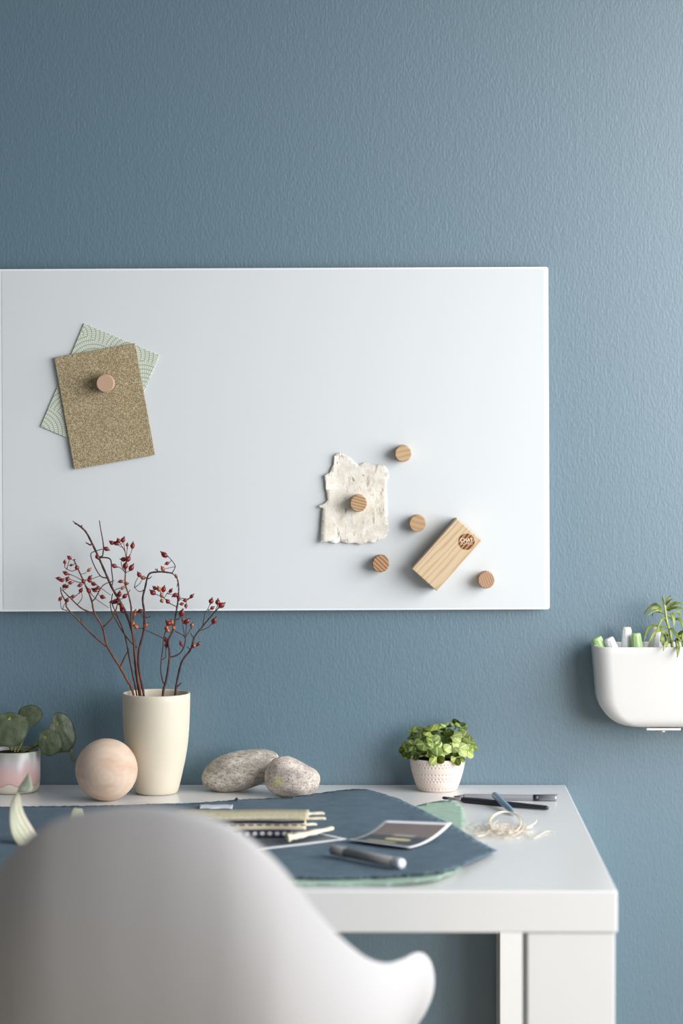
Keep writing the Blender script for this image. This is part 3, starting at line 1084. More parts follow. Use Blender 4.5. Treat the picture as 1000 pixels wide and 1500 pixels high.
def fit_mat(name, g1, g2, veinc):
    k = Mat(name, rough=0.42, spec=0.4)
    tc = k.new('ShaderNodeTexCoord')
    ux = k.sep(tc.outputs['UV'])
    au = k.math('ABSOLUTE', k.math('SUBTRACT', ux[0], 0.5))
    mid = k.ramp(au, [(0.03, W1), (0.08, B0)])
    ph = k.math('SINE', k.math('MULTIPLY', k.math('SUBTRACT', ux[1], k.math('MULTIPLY', au, 0.75)), 2 * PI * 6))
    lat = k.ramp(ph, [(0.55, B0), (0.9, W1)])
    base = k.ramp(k.noise(k.coord(out='UV'), 4, 2), [(0.3, g1), (0.7, g2)])
    k.col(k.mix(k.math('MAXIMUM', mid, k.math('MULTIPLY', lat, 0.8)), base, veinc))
    k.b.inputs['Subsurface Weight'].default_value = 0.0
    return k.m


FM = [fit_mat('vein_leaf_lime', rgb(126, 150, 52), rgb(150, 170, 70), rgb(204, 210, 138)),
      fit_mat('vein_leaf_green', rgb(84, 116, 38), rgb(110, 140, 54), rgb(186, 198, 132)),
      fit_mat('vein_leaf_pale', rgb(144, 168, 78), rgb(164, 184, 98), rgb(214, 218, 170))]
fsrc = [part('leaf', fit_leaf_bm(), FM[0], t, local=True)]
for i in (1, 2):
    o = fsrc[0].copy()
    o.data = fsrc[0].data.copy()
    o.data.materials[0] = FM[i]
    C.objects.link(o)
    ORG[o.name] = ORG[fsrc[0].name]
    fsrc.append(o)
used = [False] * 3
# rosettes: px, py, depth offset, size, leaf kind, count, hanging
ROS = [(593, 1097, .004, 9.5, 0, 4, .8), (596, 1104, .010, 8.5, 0, 3, 1), (606, 1092, .022, 10, 1, 4, .4), (611, 1103, .026, 11, 1, 3, .7), (607, 1079, .008, 10, 1, 4, .1),
       (604, 1070, -.008, 8, 0, 3, 0), (618, 1070, -.004, 9, 1, 3, 0), (630, 1072, .016, 11.5, 0, 6, .05), (642, 1069, .006, 10, 0, 5, 0), (622, 1090, .030, 10.5, 1, 4, .5),
       (634, 1086, .030, 10, 1, 4, .4), (626, 1101, .034, 8, 0, 3, .8), (637, 1100, .036, 11.5, 2, 3, .8), (640, 1108, .042, 12.5, 0, 3, 1.3), (646, 1098, .036, 11, 2, 3, .7),
       (652, 1080, .010, 10, 1, 4, .2), (654, 1063, -.006, 9, 1, 3, 0), (663, 1078, .022, 12, 2, 4, .3), (661, 1092, .032, 13, 2, 3, .7), (672, 1097, .032, 12, 2, 4, .7),
       (684, 1100, .022, 12, 0, 3, .9), (668, 1110, .036, 9.5, 2, 3, 1.1), (676, 1108, .032, 8, 2, 2, 1.1), (686, 1087, .012, 10.5, 1, 4, .5), (692, 1093, .004, 9, 0, 3, .8),
       (678, 1080, .014, 10.5, 2, 3, .3), (670, 1062, -.010, 10, 0, 4, -.2), (676, 1067, -.004, 10, 1, 3, 0), (648, 1088, .020, 9, 1, 3, .3), (616, 1082, .018, 10, 1, 3, .2)]
FDp = -fc.y
frnd = random.Random(11)
stems_bm = bmesh.new()
for (px, py, dd, sz, kd, cnt, hang) in ROS:
    d = max(FDp + dd * 0.95, 0.022)
    cpos = P(px, py, d)
    rs = (1 - d / DIST) / 1000
    L = sz * rs
    out = (cpos - Vector((fc.x, fc.y, DESK + FH - 0.005)))
    axis = (out.normalized() + Vector((0, -0.75, 0.75 - 0.6 * hang))).normalized()
    a0 = frnd.uniform(0, 2 * PI)
    s0 = axis.orthogonal().normalized()
    s1 = axis.cross(s0)
    for q in range(cnt):
        a = a0 + 2 * PI * q / cnt + frnd.uniform(-0.3, 0.3)
        dirv = (s0 * math.cos(a) + s1 * math.sin(a) + axis * frnd.uniform(0.15, 0.55) + Vector((0, -0.05, -0.22 * hang))).normalized()
        zax = (axis - dirv * axis.dot(dirv)).normalized()
        xax = dirv.cross(zax)
        sc = L * frnd.uniform(0.98, 1.28)
        M = Matrix(((xax.x, dirv.x, zax.x, 0), (xax.y, dirv.y, zax.y, 0), (xax.z, dirv.z, zax.z, 0), (0, 0, 0, 1)))
        base = cpos - Vector((fc.x, fc.y, DESK)) + dirv * L * 0.06
        tip = base + dirv * sc
        if tip.y + fc.y > -0.006:
            base.y -= tip.y + fc.y + 0.006
        M = Matrix.Translation(base) @ M @ Matrix.Diagonal((sc * frnd.uniform(1.0, 1.25), sc, sc, 1))
        kk = kd if frnd.random() < 0.8 else (kd + 1) % 3
        if not used[kk]:
            used[kk] = True
            fsrc[kk].parent = t
            fsrc[kk].matrix_local = M
        else:
            copy_part(fsrc[kk], t, M)
    b0 = Vector((fc.x + (cpos.x - fc.x) * 0.35, fc.y + (cpos.y - fc.y) * 0.35, DESK + FH - 0.001))
    add_tube(stems_bm, catmull([b0, b0.lerp(cpos, 0.5) + Vector((0, 0, 0.008)), cpos], 5), 0.0009, 6)
part('stem', stems_bm, Mat('green_stem', rgb(150, 164, 84), 0.5).m, t)


# ------------------------------------------------------------------ papers on the desk
def nz(x, y, s, seed=0.0):
    return mnoise.noise(Vector((x * s, y * s * 3.2, seed)))


def green_h(px, py):
    lift = 0.0045 * sstep(540, 650, px) * sstep(1255, 1285, py)
    back = 0.002 * sstep(1200, 1178, py)
    return 0.0006 + lift + back * (0.5 + 0.5 * nz(px, py, 0.03)) + 0.0004 * (1 + nz(px, py, 0.02))


def navy_h(px, py):
    lift = 0.0055 * sstep(560, 660, px) * sstep(1235, 1275, py)
    back = 0.0035 * sstep(1178, 1157, py) * sstep(440, 520, px)
    return 0.0030 + lift + back + 0.0010 * (1 + nz(px, py, 0.018, 3)) + 0.0006 * nz(px, py, 0.06, 9)


green_poly = [(600, 1184), (617, 1178.5), (640, 1174), (660, 1172.5), (672, 1176), (679, 1188), (682, 1203), (676, 1216), (671, 1226), (680, 1245),
              (683, 1262), (668, 1277), (640, 1288.5), (600, 1294), (560, 1297.5), (500, 1297), (440, 1297), (380, 1294), (330, 1286), (330, 1232), (420, 1203), (520, 1192)]
k = Mat('sage_green_paper', rgb(150, 182, 166), rough=0.9, spec=0.1)
k.bump(k.noise(k.coord(), 240, 4, 0.6), 0.5, 0.001)
c = k.ramp(k.noise(k.coord(), 70, 4), [(0.3, rgb(148, 174, 160)), (0.7, rgb(162, 186, 172))])
k.col(c)
single('handmade_paper', sheet(green_poly, (8, 5), lambda x, y: DK(x, y, green_h(x, y)), 0.0005, 0.5, 4, 5), k.m,
       'sage green handmade paper sheet peeking out beneath the large blue sheet', 'paper', DK(520, 1240), group='handmade paper sheets on the desk')

navy_poly = [(-70, 1183), (0, 1182), (60, 1181.5), (120, 1181), (180, 1179.5), (215, 1178), (276, 1177), (320, 1174), (370, 1170.5), (420, 1168.7), (450, 1164.5),
             (490, 1159), (515, 1156.5), (533, 1156), (555, 1161), (585, 1171), (612, 1183), (640, 1198), (660, 1207), (680, 1219), (700, 1232), (715, 1240), (728, 1246),
             (705, 1257), (680, 1268), (655, 1276), (620, 1281), (580, 1284), (530, 1286), (480, 1287), (440, 1286), (380, 1284), (300, 1282), (200, 1283), (100, 1280),
             (0, 1278), (-70, 1277)]
k = Mat('blue_slate_paper', rgb(74, 98, 118), rough=0.9, spec=0.12)
k.col(k.ramp(k.noise(k.coord(), 45, 5, 0.6), [(0.3, rgb(84, 102, 116)), (0.7, rgb(96, 114, 126))]))
k.bump(k.noise(k.coord(), 260, 4, 0.6), 0.6, 0.001)
single('handmade_paper', sheet(navy_poly, (10, 4), lambda x, y: DK(x, y, navy_h(x, y)), 0.0006, 0.65, 3.2, 8), k.m,
       'large slate blue handmade paper sheet with torn edges spread across the desk', 'paper', DK(400, 1230), group='handmade paper sheets on the desk')


# photo prints -------------------------------------------------------------
def print_mat(name, bx, by, top, low, shapes=True):
    k = Mat(name, rough=0.42, spec=0.35)
    tc = k.new('ShaderNodeTexCoord')
    ux = k.sep(tc.outputs['UV'])
    ex = k.math('LESS_THAN', k.math('ABSOLUTE', k.math('SUBTRACT', ux[0], 0.5)), 0.5 - bx)
    ey = k.math('LESS_THAN', k.math('ABSOLUTE', k.math('SUBTRACT', ux[1], 0.5)), 0.5 - by)
    pic = k.ramp(ux[1], [(0.05, low), (0.50, low), (0.60, top), (0.95, top)])
    pic = k.mix(k.math('MULTIPLY', k.noise(k.coord(out='UV'), 4, 2), 0.25), pic, rgb(70, 66, 66))
    if shapes:
        for cx, cy, wx, wy, col in ((0.56, 0.40, 0.20, 0.055, rgb(196, 182, 138)), (0.42, 0.22, 0.24, 0.05, rgb(166, 154, 116)), (0.55, 0.57, 0.18, 0.04, rgb(150, 146, 140))):
            q = k.math('ADD', k.math('POWER', k.math('DIVIDE', k.math('SUBTRACT', ux[0], cx), wx), 4.0), k.math('POWER', k.math('DIVIDE', k.math('SUBTRACT', ux[1], cy), wy), 4.0))
            pic = k.mix(k.ramp(q, [(0.5, W1), (1.0, B0)]), pic, col)
    k.col(k.mix(k.math('MULTIPLY', ex, ey), rgb(216, 216, 220), pic))
    return k.m


def curl_sheet(fl, fr_, bl, br, hfun, nu=14, nv=22, th=0.0005):
    bm = bmesh.new()
    uvl = bm.loops.layers.uv.new('uv')
    g = []
    for j in range(nv + 1):
        v_ = j / nv
        rowv = []
        for i in range(nu + 1):
            u_ = i / nu
            p = fl.lerp(fr_, u_).lerp(bl.lerp(br, u_), v_)
            p.z = hfun(u_, v_)
            rowv.append((bm.verts.new(p), u_, v_))
        g.append(rowv)
    for j in range(nv):
        for i in range(nu):
            q = [g[j][i], g[j][i + 1], g[j + 1][i + 1], g[j + 1][i]]
            f = bm.faces.new([x[0] for x in q])
            f.smooth = True
            for lp, x in zip(f.loops, q):
                lp[uvl].uv = (x[1], x[2])
    bmesh.ops.recalc_face_normals(bm, faces=bm.faces[:])
    bmesh.ops.solidify(bm, geom=bm.faces[:], thickness=th)
    return bm


hb = 0.0062
bm = curl_sheet(DK(506, 1229, hb + .0035), DK(600, 1241.5, hb + .0035), DK(563, 1201.5, hb + 0.020), DK(662, 1205, hb + 0.020),
                lambda u, v: DESK + hb + 0.0035 * (1 - v) ** 2 + 0.020 * v ** 2.1)
single('photo_print', bm, print_mat('curled_print', 0.055, 0.06, rgb(118, 108, 106), rgb(52, 66, 76)),
       'curled photo print with a white border lying on the blue sheet, near the silver marker', 'photograph', DK(590, 1225, hb), group='photo prints on the blue sheet')
bm = curl_sheet(DK(330, 1250, hb), DK(509, 1228.3, hb), DK(300, 1228, hb), DK(452, 1216, hb), lambda u, v: DESK + hb - 0.0006 + 0.0002 * math.sin(u * 7))
single('photo_print', bm, print_mat('flat_print', 0.03, 0.10, rgb(96, 104, 112), rgb(86, 98, 108), False),
       'flat photo print mostly hidden under the bundle of patterned paper strips', 'photograph', DK(420, 1235, hb), group='photo prints on the blue sheet')

# patterned paper strips --------------------------------------------------
def strip_mat(name, base, fg, kind):
    """uv: u along the strip in units of its height, v 0..1 on the near edge and above 1 on the top."""
    k = Mat(name, base, rough=0.8, spec=0.15)
    tc = k.new('ShaderNodeTexCoord')
    ux = k.sep(tc.outputs['UV'])
    if kind == 'weave':
        c = k.ramp(k.noise(k.coord(), 420, 3), [(0.38, fg), (0.6, base)])
    elif kind == 'line':
        c = k.mix(k.math('LESS_THAN', ux[1], 0.62), base, fg)
    elif kind == 'dash':
        a = k.math('MULTIPLY', k.math('GREATER_THAN', k.math('FRACT', k.math('MULTIPLY', ux[0], 0.9)), 0.4), k.math('LESS_THAN', k.math('ABSOLUTE', k.math('SUBTRACT', ux[1], 0.70)), 0.12))
        c = k.mix(a, base, fg)
        c = k.mix(k.math('LESS_THAN', ux[1], 0.10), c, rgb(178, 132, 120))
    else:
        u2 = k.math('SUBTRACT', k.math('FRACT', k.math('MULTIPLY', ux[0], 0.95)), 0.5)
        v2 = k.math('SUBTRACT', ux[1], 0.50)
        q = k.math('ADD', k.math('POWER', u2, 2.0), k.math('POWER', v2, 2.0))
        a = k.ramp(k.math('ADD', q, k.math('MULTIPLY', k.noise(k.coord(), 500, 2), 0.10)), [(0.12, W1), (0.16, B0)])
        c = k.mix(a, fg, base)
    k.col(c)
    return k.m


cream = rgb(212, 206, 184)
plain = Mat('cream_paper_end', rgb(214, 208, 188), 0.8, 0.15).m
SB = 0.0062
ST = [
    # left px, right px, bottom height, thickness, near depth, far depth, material, tail, label
    (255, 452, 0.0318, 0.0030, 0.530, 0.462, ('weave', rgb(204, 197, 168), rgb(176, 167, 138)), [(447, 1192, .033), (473, 1191, .033)],
     'beige woven paper strip on top of the strip bundle'),
    (292, 340, 0.0054, 0.0022, 0.272, 0.240, ('line', rgb(196, 202, 210), rgb(150, 166, 190)), None,
     'short pale blue paper scrap lying on the blue sheet behind the strip bundle'),
    (310, 446, 0.0262, 0.0054, 0.524, 0.465, ('line', rgb(200, 202, 208), rgb(40, 42, 62)), [(436, 1199, .027), (475, 1198.5, .027)],
     'white paper strip with a navy edge just under the beige woven strip'),
    (320, 448, 0.0158, 0.0102, 0.518, 0.468, ('dash', cream, rgb(140, 124, 102)), [(438, 1208, .021), (462, 1207, .020)],
     'cream paper strip with brown dashes in the middle of the strip bundle'),
    (335, 428, 0.0064, 0.0092, 0.514, 0.466, ('floral', rgb(204, 200, 190), rgb(62, 70, 98)), [(420, 1227, .013), (446, 1222, .013), (487, 1213, .012)],
     'navy paper strip with white flowers at the bottom of the strip bundle'),
]
for xl, xr, z0, T, dn, df, (kind, base, fg), tail, lab in ST:
    rn = (1 - dn / DIST) / 1000
    X0, X1 = (xl - HX) * rn, (xr - HX) * rn
    root = thing('paper_strip', lab, 'paper', ((X0 + X1) / 2, -(dn + df) / 2, DESK + z0), group='bundle of patterned paper strips')
    prof_ = [(df, 0.0), (dn - T * 0.3, 0.0)]
    vv_ = [-1.0, 0.0]
    for i in range(1, 8):                        # the rounded fold on the near side
        aa = -PI / 2 + PI * i / 8
        prof_.append((dn - T * 0.3 + T * 0.3 * math.cos(aa), T / 2 + T / 2 * math.sin(aa)))
        vv_.append(0.5 + 0.5 * math.sin(aa))
    prof_ += [(dn - T * 0.3, T), ((dn + df) / 2, T + 0.0005), (df, T - 0.0002)]
    vv_ += [1.0, 2.0, 3.0]
    bm = bmesh.new()
    uvl = bm.loops.layers.uv.new('uv')
    nu = 30
    cols_ = []
    for i in range(nu + 1):
        u_ = i / nu
        x = lerp(X0, X1, u_)
        wv_ = 0.0012 * math.sin(u_ * 11 + z0 * 700)
        cols_.append([bm.verts.new((x, -(dd_ + wv_), DESK + z0 + zz_)) for dd_, zz_ in prof_])
    for i in range(nu):
        for j in range(len(prof_) - 1):
            f = bm.faces.new((cols_[i][j], cols_[i + 1][j], cols_[i + 1][j + 1], cols_[i][j + 1]))
            f.smooth = True
            for lp, (a_, b_) in zip(f.loops, ((i, j), (i + 1, j), (i + 1, j + 1), (i, j + 1))):
                lp[uvl].uv = (a_ / nu * (X1 - X0) / max(T, 0.004), vv_[b_])
    for cc_ in (cols_[0], cols_[-1][::-1]):
        bm.faces.new(cc_)
    for i in range(nu):
        bm.faces.new((cols_[i][0], cols_[i][-1], cols_[i + 1][-1], cols_[i + 1][0]))
    part('folded_sheet', bm, strip_mat('strip_' + kind, base, fg, kind), root)
    if tail:
        line = catmull([DK(x, y, h) for x, y, h in tail], 8)
        bm = bmesh.new()
        vs = []
        for i, p in enumerate(line):
            fr_ = i / (len(line) - 1)
            wdt = (0.0045 if len(tail) == 2 else lerp(0.012, 0.005, fr_)) * (1 + 0.25 * math.sin(i * 1.9))
            hh = (0.0013 if len(tail) == 2 else lerp(0.0034, 0.0016, fr_)) * (1 + 0.2 * math.sin(i * 1.3))
            vs.append([bm.verts.new(p + Vector((-0.002, wdt, hh))), bm.verts.new(p + Vector((0, 0, hh * 1.15))), bm.verts.new(p + Vector((0.002, -wdt, hh * 0.8))),
                       bm.verts.new(p + Vector((0.002, -wdt, -hh * 0.9))), bm.verts.new(p + Vector((0, 0, -hh))), bm.verts.new(p + Vector((-0.002, wdt, -hh * 0.8)))])
        for a_, b_ in zip(vs[:-1], vs[1:]):
            for i in range(6):
                f = bm.faces.new((a_[i], a_[(i + 1) % 6], b_[(i + 1) % 6], b_[i]))
                f.smooth = True
        bm.faces.new(vs[0])
        bm.faces.new(vs[-1][::-1])
        part('strip_end', bm, plain, root, label='plain cream end of the strip')


# ------------------------------------------------------------------ drawing tools
def frame_along(a, b):
    d = (b - a)
    q = d.to_track_quat('Z', 'Y').to_matrix().to_4x4()
    return q, d.length


def tool(name, label, cat, a, b, segs, group=None, flat=None):
    """segs: (part name, [(radius, t along 0..1)], material, sides, label)"""
    q, L = frame_along(a, b)
    root = thing(name, label, cat, a, group=group)
    for pn, prof_, m, sides, pl in segs:
        bm = bmesh.new()
        add_lathe(bm, [(r, tt * L) for r, tt in prof_], sides, q, smooth=sides > 10)
        part(pn, bm, m, root, local=True, label=pl)
    return root


steel = Mat('brushed_steel', rgb(150, 152, 158), 0.38, 0.5, metal=0.55).m
dsteel = Mat('dark_steel', rgb(112, 112, 120), 0.4, 0.5, metal=0.5).m
black = Mat('black_lacquer', rgb(30, 32, 42), 0.35, 0.5).m
R = 0.0046
a, b = DK(664, 1166.8, R), DK(815, 1169.0, R)
pen = tool('mechanical_pencil', 'silver grey mechanical pencil lying nearest the wall on the desk', 'pencil', a, b, [
    ('tip', [(0, 0.0), (0.0006, 0.002), (0.0018, 0.05), (0.0030, 0.10), (0, 0.10)], dsteel, 20, 'dark metal tip'),
    ('barrel', [(0, 0.10), (0.0030, 0.10), (0.0045, 0.106), (0.0045, 0.775), (0, 0.775)], Mat('grey_barrel', rgb(146, 146, 152), 0.4, 0.5, metal=0.25).m, 6, None),
    ('black_band', [(0, 0.775), (0.0047, 0.775), (0.0047, 0.825), (0, 0.825)], black, 20, 'black band'),
    ('push_cap', [(0, 0.825), (0.0045, 0.825), (0.0045, 0.985), (0.0040, 1.0), (0, 1.0)], steel, 20, 'shiny steel cap')], 'drawing tools on the desk')
bm = box((a.x + (b.x - a.x) * 0.83, b.y - 0.001, b.z + 0.0044), (b.x + 0.0015, b.y + 0.001, b.z + 0.0055), 0.0003, 1)
part('clip', bm, steel, pen)
R = 0.0044
a, b = DK(647.5, 1168.6, 0.0040), DK(802.5, 1183.6, 0.0040)
br_ = tool('paintbrush', 'black handled paintbrush lying in front of the mechanical pencil', 'paintbrush', a, b, [
    ('bristles', [(0, 0.0), (0.0013, 0.004), (0.0022, 0.02), (0.0020, 0.06), (0, 0.06)], Mat('dark_bristle', rgb(44, 38, 62), 0.8).m, 16, 'dark bristles'),
    ('ferrule', [(0, 0.055), (0.0021, 0.055), (0.0022, 0.10), (0.0030, 0.19), (0, 0.19)], Mat('nickel_ferrule', rgb(178, 176, 176), 0.25, 0.5, metal=0.85).m, 20, 'silver ferrule'),
    ('handle', [(0, 0.187), (0.0030, 0.187), (0.0040, 0.21), (0.0044, 0.34), (0.0040, 0.6), (0.0034, 0.9), (0.0032, 0.985), (0.0022, 1.0), (0, 1.0)], black, 24, None)],
    'drawing tools on the desk')
a, b = DK(724, 1164.5, 0.0130), DK(755, 1193, 0.0030)
tool('crayon_pen', 'short blue pen leaning across the paintbrush and the pencil', 'pen', b, a, [
    ('tip', [(0, 0.0), (0.0010, 0.01), (0.0022, 0.09), (0, 0.09)], Mat('white_tip', rgb(222, 224, 226), 0.4).m, 18, 'white tip'),
    ('barrel', [(0, 0.09), (0.0024, 0.09), (0.0036, 0.20), (0.0046, 0.6), (0.0046, 0.985), (0.0042, 1.0), (0, 1.0)], Mat('steel_blue_barrel', rgb(112, 142, 168), 0.35).m, 24, None)],
    'drawing tools on the desk')
hm = 0.0062 + 0.0066
a, b = DK(486.5, 1244.5, hm), DK(589, 1265.5, hm)
k = Mat('grey_barrel_rough', rgb(146, 144, 144), 0.4, 0.5, metal=0.2)
tool('marker', 'thick silver grey marker lying on the blue sheet in front of the curled print', 'marker', a, b, [
    ('cap', [(0, 0.0), (0.0058, 0.0), (0.0064, 0.01), (0.0066, 0.20), (0, 0.20)], Mat('light_cap', rgb(160, 158, 156), 0.35, metal=0.5).m, 28, 'paler metal cap'),
    ('barrel', [(0, 0.195), (0.0062, 0.195), (0.0062, 0.89), (0, 0.89)], k.m, 28, None),
    ('end_plug', [(0, 0.89), (0.0064, 0.89), (0.0064, 0.985), (0.0056, 1.0), (0, 1.0)], Mat('white_plug', rgb(214, 216, 222), 0.35).m, 28, 'white end plug')])

# raffia tangle --------------------------------------------------------------
bm = bmesh.new()
rr2 = random.Random(4)


def strand(ptsx, rad):
    add_tube(bm, catmull([DK(x, y, max(h, rad)) for x, y, h in ptsx], 7), rad, 6)


for q in range(6):                              # the upright loop
    ox, oy, s = rr2.uniform(-2, 2), rr2.uniform(-1.5, 1.5), rr2.uniform(0.92, 1.06)
    ring = []
    for i in range(15):
        aa = 2 * PI * i / 14 + 0.3 * q
        x = 741 + ox + 24 * s * math.cos(aa)
        y = 1203 + oy - 17 * s * math.sin(aa)
        ring.append((x, y + 3, 0.004 + 0.0045 * math.sin(aa) + 0.001 * q))
    strand(ring, 0.00042)
for q in range(40):
    x0, y0 = rr2.gauss(728, 20), rr2.gauss(1217, 5)
    L = rr2.uniform(18, 40)
    aa = rr2.uniform(-0.5, 0.5)
    pts_ = []
    for i in range(6):
        tt = i / 5
        pts_.append((x0 + L * (tt - 0.5) * math.cos(aa) + rr2.uniform(-3, 3), y0 + L * 0.3 * (tt - 0.5) * math.sin(aa) + rr2.uniform(-2.5, 2.5), 0.001 + rr2.uniform(0, 0.006)))
    strand(pts_, rr2.uniform(0.00018, 0.0004))
strand([(762, 1212, .002), (772, 1224, .001), (785, 1226, .001), (800, 1218, .002), (812, 1219, .001)], 0.0005)
strand([(760, 1207, .003), (772, 1211, .004), (784, 1205, .006), (785, 1200, .008)], 0.0007)
strand([(758, 1210, .002), (770, 1213, .003), (780, 1211, .003)], 0.0008)
k = Mat('pale_raffia', rgb(226, 214, 194), 0.7, 0.2)
single('raffia', bm, k.m, 'small tangle of pale raffia fibres on the right side of the desk', 'raffia', DK(740, 1212))

# variegated leaves -----------------------------------------------------------
def ribbon(left, right, nv=8, n=6, th=0.0006, belly=0.003):
    A = catmull(left, n)
    B = catmull(right, n)
    bm = bmesh.new()
    uvl = bm.loops.layers.uv.new('uv')
    g = []
    for i, (p, q) in enumerate(zip(A, B)):
        rowv = []
        for j in range(nv + 1):
            s = j / nv
            r = p.lerp(q, s)
            r.y -= belly * math.sin(s * PI) + 0.0008 * math.sin(s * 19)
            rowv.append((bm.verts.new(r), s, i / (len(A) - 1)))
        g.append(rowv)
    for a_, b_ in zip(g[:-1], g[1:]):
        for j in range(nv):
            q = [a_[j], a_[j + 1], b_[j + 1], b_[j]]
            f = bm.faces.new([x[0] for x in q])
            f.smooth = True
            for lp, x in zip(f.loops, q):
                lp[uvl].uv = (x[1], x[2])
    bmesh.ops.recalc_face_normals(bm, faces=bm.faces[:])
    bmesh.ops.solidify(bm, geom=bm.faces[:], thickness=th)
    return bm


k = Mat('variegated_leaf', rough=0.5, spec=0.3)
vv = k.coord((1, 0.10, 1), out='UV')
a = k.noise(vv, 9, 3, 0.6, 0.4)
c = k.ramp(a, [(0.34, rgb(118, 138, 114)), (0.45, rgb(204, 202, 176)), (0.53, rgb(146, 158, 136)), (0.62, rgb(206, 182, 172))])
k.col(c)
vleaf = k.m
k = Mat('leaf_underside', rough=0.5, spec=0.3)
k.col(k.ramp(k.noise(k.coord((1, 0.15, 1), out='UV'), 12, 3), [(0.35, rgb(134, 144, 126)), (0.65, rgb(160, 166, 148))]))
d0 = DIST * (1 - 0.8765)
root = thing('dried_leaf', 'long curled variegated leaf standing up on the blue sheet at far left', 'leaf', DK(45, 1240, 0.004), group='variegated leaves on the blue sheet')
Lf = [P(75, 1256, d0 + .004), P(50, 1250, d0), P(32, 1242, d0), P(20, 1230, d0 - .01), P(14.5, 1212, d0 - .012), P(13.5, 1192, d0 - .016), P(17, 1173, d0 - .02), P(25, 1161, d0 - .022)]
Rt = [P(92, 1246, d0 - .02), P(74, 1238, d0 - .025), P(58, 1226, d0 - .03), P(46, 1209, d0 - .034), P(36, 1191, d0 - .034), P(31.5, 1176, d0 - .03), P(29.5, 1167, d0 - .026), P(27, 1160.5, d0 - .022)]
lo = part('blade', ribbon(Lf, Rt), vleaf, root)
Lf = [P(24.5, 1162, d0 - .022), P(27, 1155, d0 - .024), P(31, 1148, d0 - .028), P(36.5, 1140, d0 - .032), P(41.6, 1131, d0 - .036)]
Rt = [P(27.5, 1161, d0 - .022), P(38, 1160.5, d0 - .018), P(47, 1157, d0 - .020), P(46, 1144, d0 - .028), P(42, 1131, d0 - .036)]
part('leaf_tip', ribbon(Lf, Rt, belly=0.002), k.m, root, label='grey green underside of the tip')
d1 = DIST * (1 - 0.905)
Lf = [P(96, 1240, d1 + .05), P(99, 1210, d1 + .025), P(103, 1192, d1 + .010), P(108, 1183.5, d1), P(112, 1186, d1 - .012), P(113, 1196, d1 - .02)]
Rt = [P(126, 1240, d1 + .05), P(124, 1210, d1 + .025), P(123, 1194, d1 + .010), P(120, 1184.5, d1), P(118, 1186.5, d1 - .012), P(117, 1196, d1 - .02)]
single('dried_leaf', ribbon(Lf, Rt, belly=0.002), vleaf, 'small pale leaf arching up just behind the top of the chair', 'leaf', DK(112, 1200, 0.004), group='variegated leaves on the blue sheet')

# ------------------------------------------------------------------ wall box with markers and a plant
BXD, BXB = 0.088, 0.006                        # front and back of the box from the wall
zr = zpx(948.3, -BXD)
zbm = zpx(1067.3, -BXD)
BH = zr - zbm
XLb = (868.3 - 500) * (1 - 0.05 / DIST) / 1000
BWH = 0.150                                    # half width; the right half runs out of the frame
BCX = XLb + BWH
t = thing('wall_box', 'white rounded storage box hanging on the wall at the right edge of the view', 'storage box', (BCX, -BXD / 2, zbm))


def plan(hw, dfront, dback, rc, n=10):
    pts_ = []
    for cx, a0 in ((hw - rc, -90), (-hw + rc, -180)):
        arc = []
        for i in range(n + 1):
            aa = math.radians(a0 + 90 * i / n)
            arc.append((cx + rc * math.cos(aa), -dfront + rc + rc * math.sin(aa)))
        pts_.append(arc)
    right, left = pts_[0], pts_[1]
    o = [(-hw + 0.0, -dback)] + left + right + [(hw, -dback)]
    nn = 6
    o += [(lerp(hw, -hw, i / nn), -dback) for i in range(1, nn)]
    return o


def box_ring(f, inset):
    """f: height 0..1, the lower corners are rounded in front view."""
    z = f * BH
    rcz = 0.046
    hw = BWH - 0.009 * (1 - f)
    if z < rcz:
        q = 1 - z / rcz
        hw -= rcz * (1 - math.sqrt(max(0, 1 - q * q)))
    df = BXD - 0.004 * (1 - f)
    if z < 0.012:
        q = 1 - z / 0.012
        df -= 0.012 * (1 - math.sqrt(max(0, 1 - q * q)))
    hw -= inset
    return hw, df - inset, BXB + inset, 0.024 - inset


bm = bmesh.new()
loops = []
fs = [0, 0.004, 0.015, 0.035, 0.065, 0.10, 0.15, 0.21, 0.28, 0.36, 0.5, 0.7, 0.9, 0.985]
for f in fs:
    loops.append([bm.verts.new((BCX + x, y, zbm + f * BH)) for x, y in plan(*box_ring(f, 0))])
loops.append([bm.verts.new((BCX + x, y, zbm + BH)) for x, y in plan(*box_ring(1, 0.0008))])
loops.append([bm.verts.new((BCX + x, y, zbm + BH)) for x, y in plan(*box_ring(1, 0.0024))])
for f in fs[::-1][:-2]:
    loops.append([bm.verts.new((BCX + x, y, zbm + max(f * BH, 0.003))) for x, y in plan(*box_ring(f, 0.0032))])
for a_, b_ in zip(loops[:-1], loops[1:]):
    n = len(a_)
    for j in range(n):
        f = bm.faces.new((a_[j], a_[(j + 1) % n], b_[(j + 1) % n], b_[j]))
        f.smooth = True
bm.faces.new(loops[0])
bm.faces.new(loops[-1])
wp = Mat('matt_white_plastic', rgb(206, 206, 205), 0.5, 0.4).m
part('box_body', bm, wp, t)
bx0, bx1 = (945.5 - 500) * 0.985 / 1000, (996 - 500) * 0.985 / 1000
part('bracket', box((bx0, -0.078, zbm - 0.0042), (bx1, -0.01, zbm - 0.0008), 0.0012, 2), wp, t)
bm = bmesh.new()
add_lathe(bm, [(0, -0.0078), (0.0040, -0.0076), (0.0046, -0.0064), (0.0046, -0.0042), (0, -0.0042)], 24, Matrix.Translation((0.4625, -0.0725, zbm)))
part('screw', bm, Mat('steel_screw', rgb(170, 168, 166), 0.4, metal=0.6).m, t, label='small grey screw head')

mw = Mat('white_marker_plastic', rgb(236, 238, 240), 0.35).m
mg = Mat('green_marker_plastic', rgb(172, 204, 142), 0.4).m


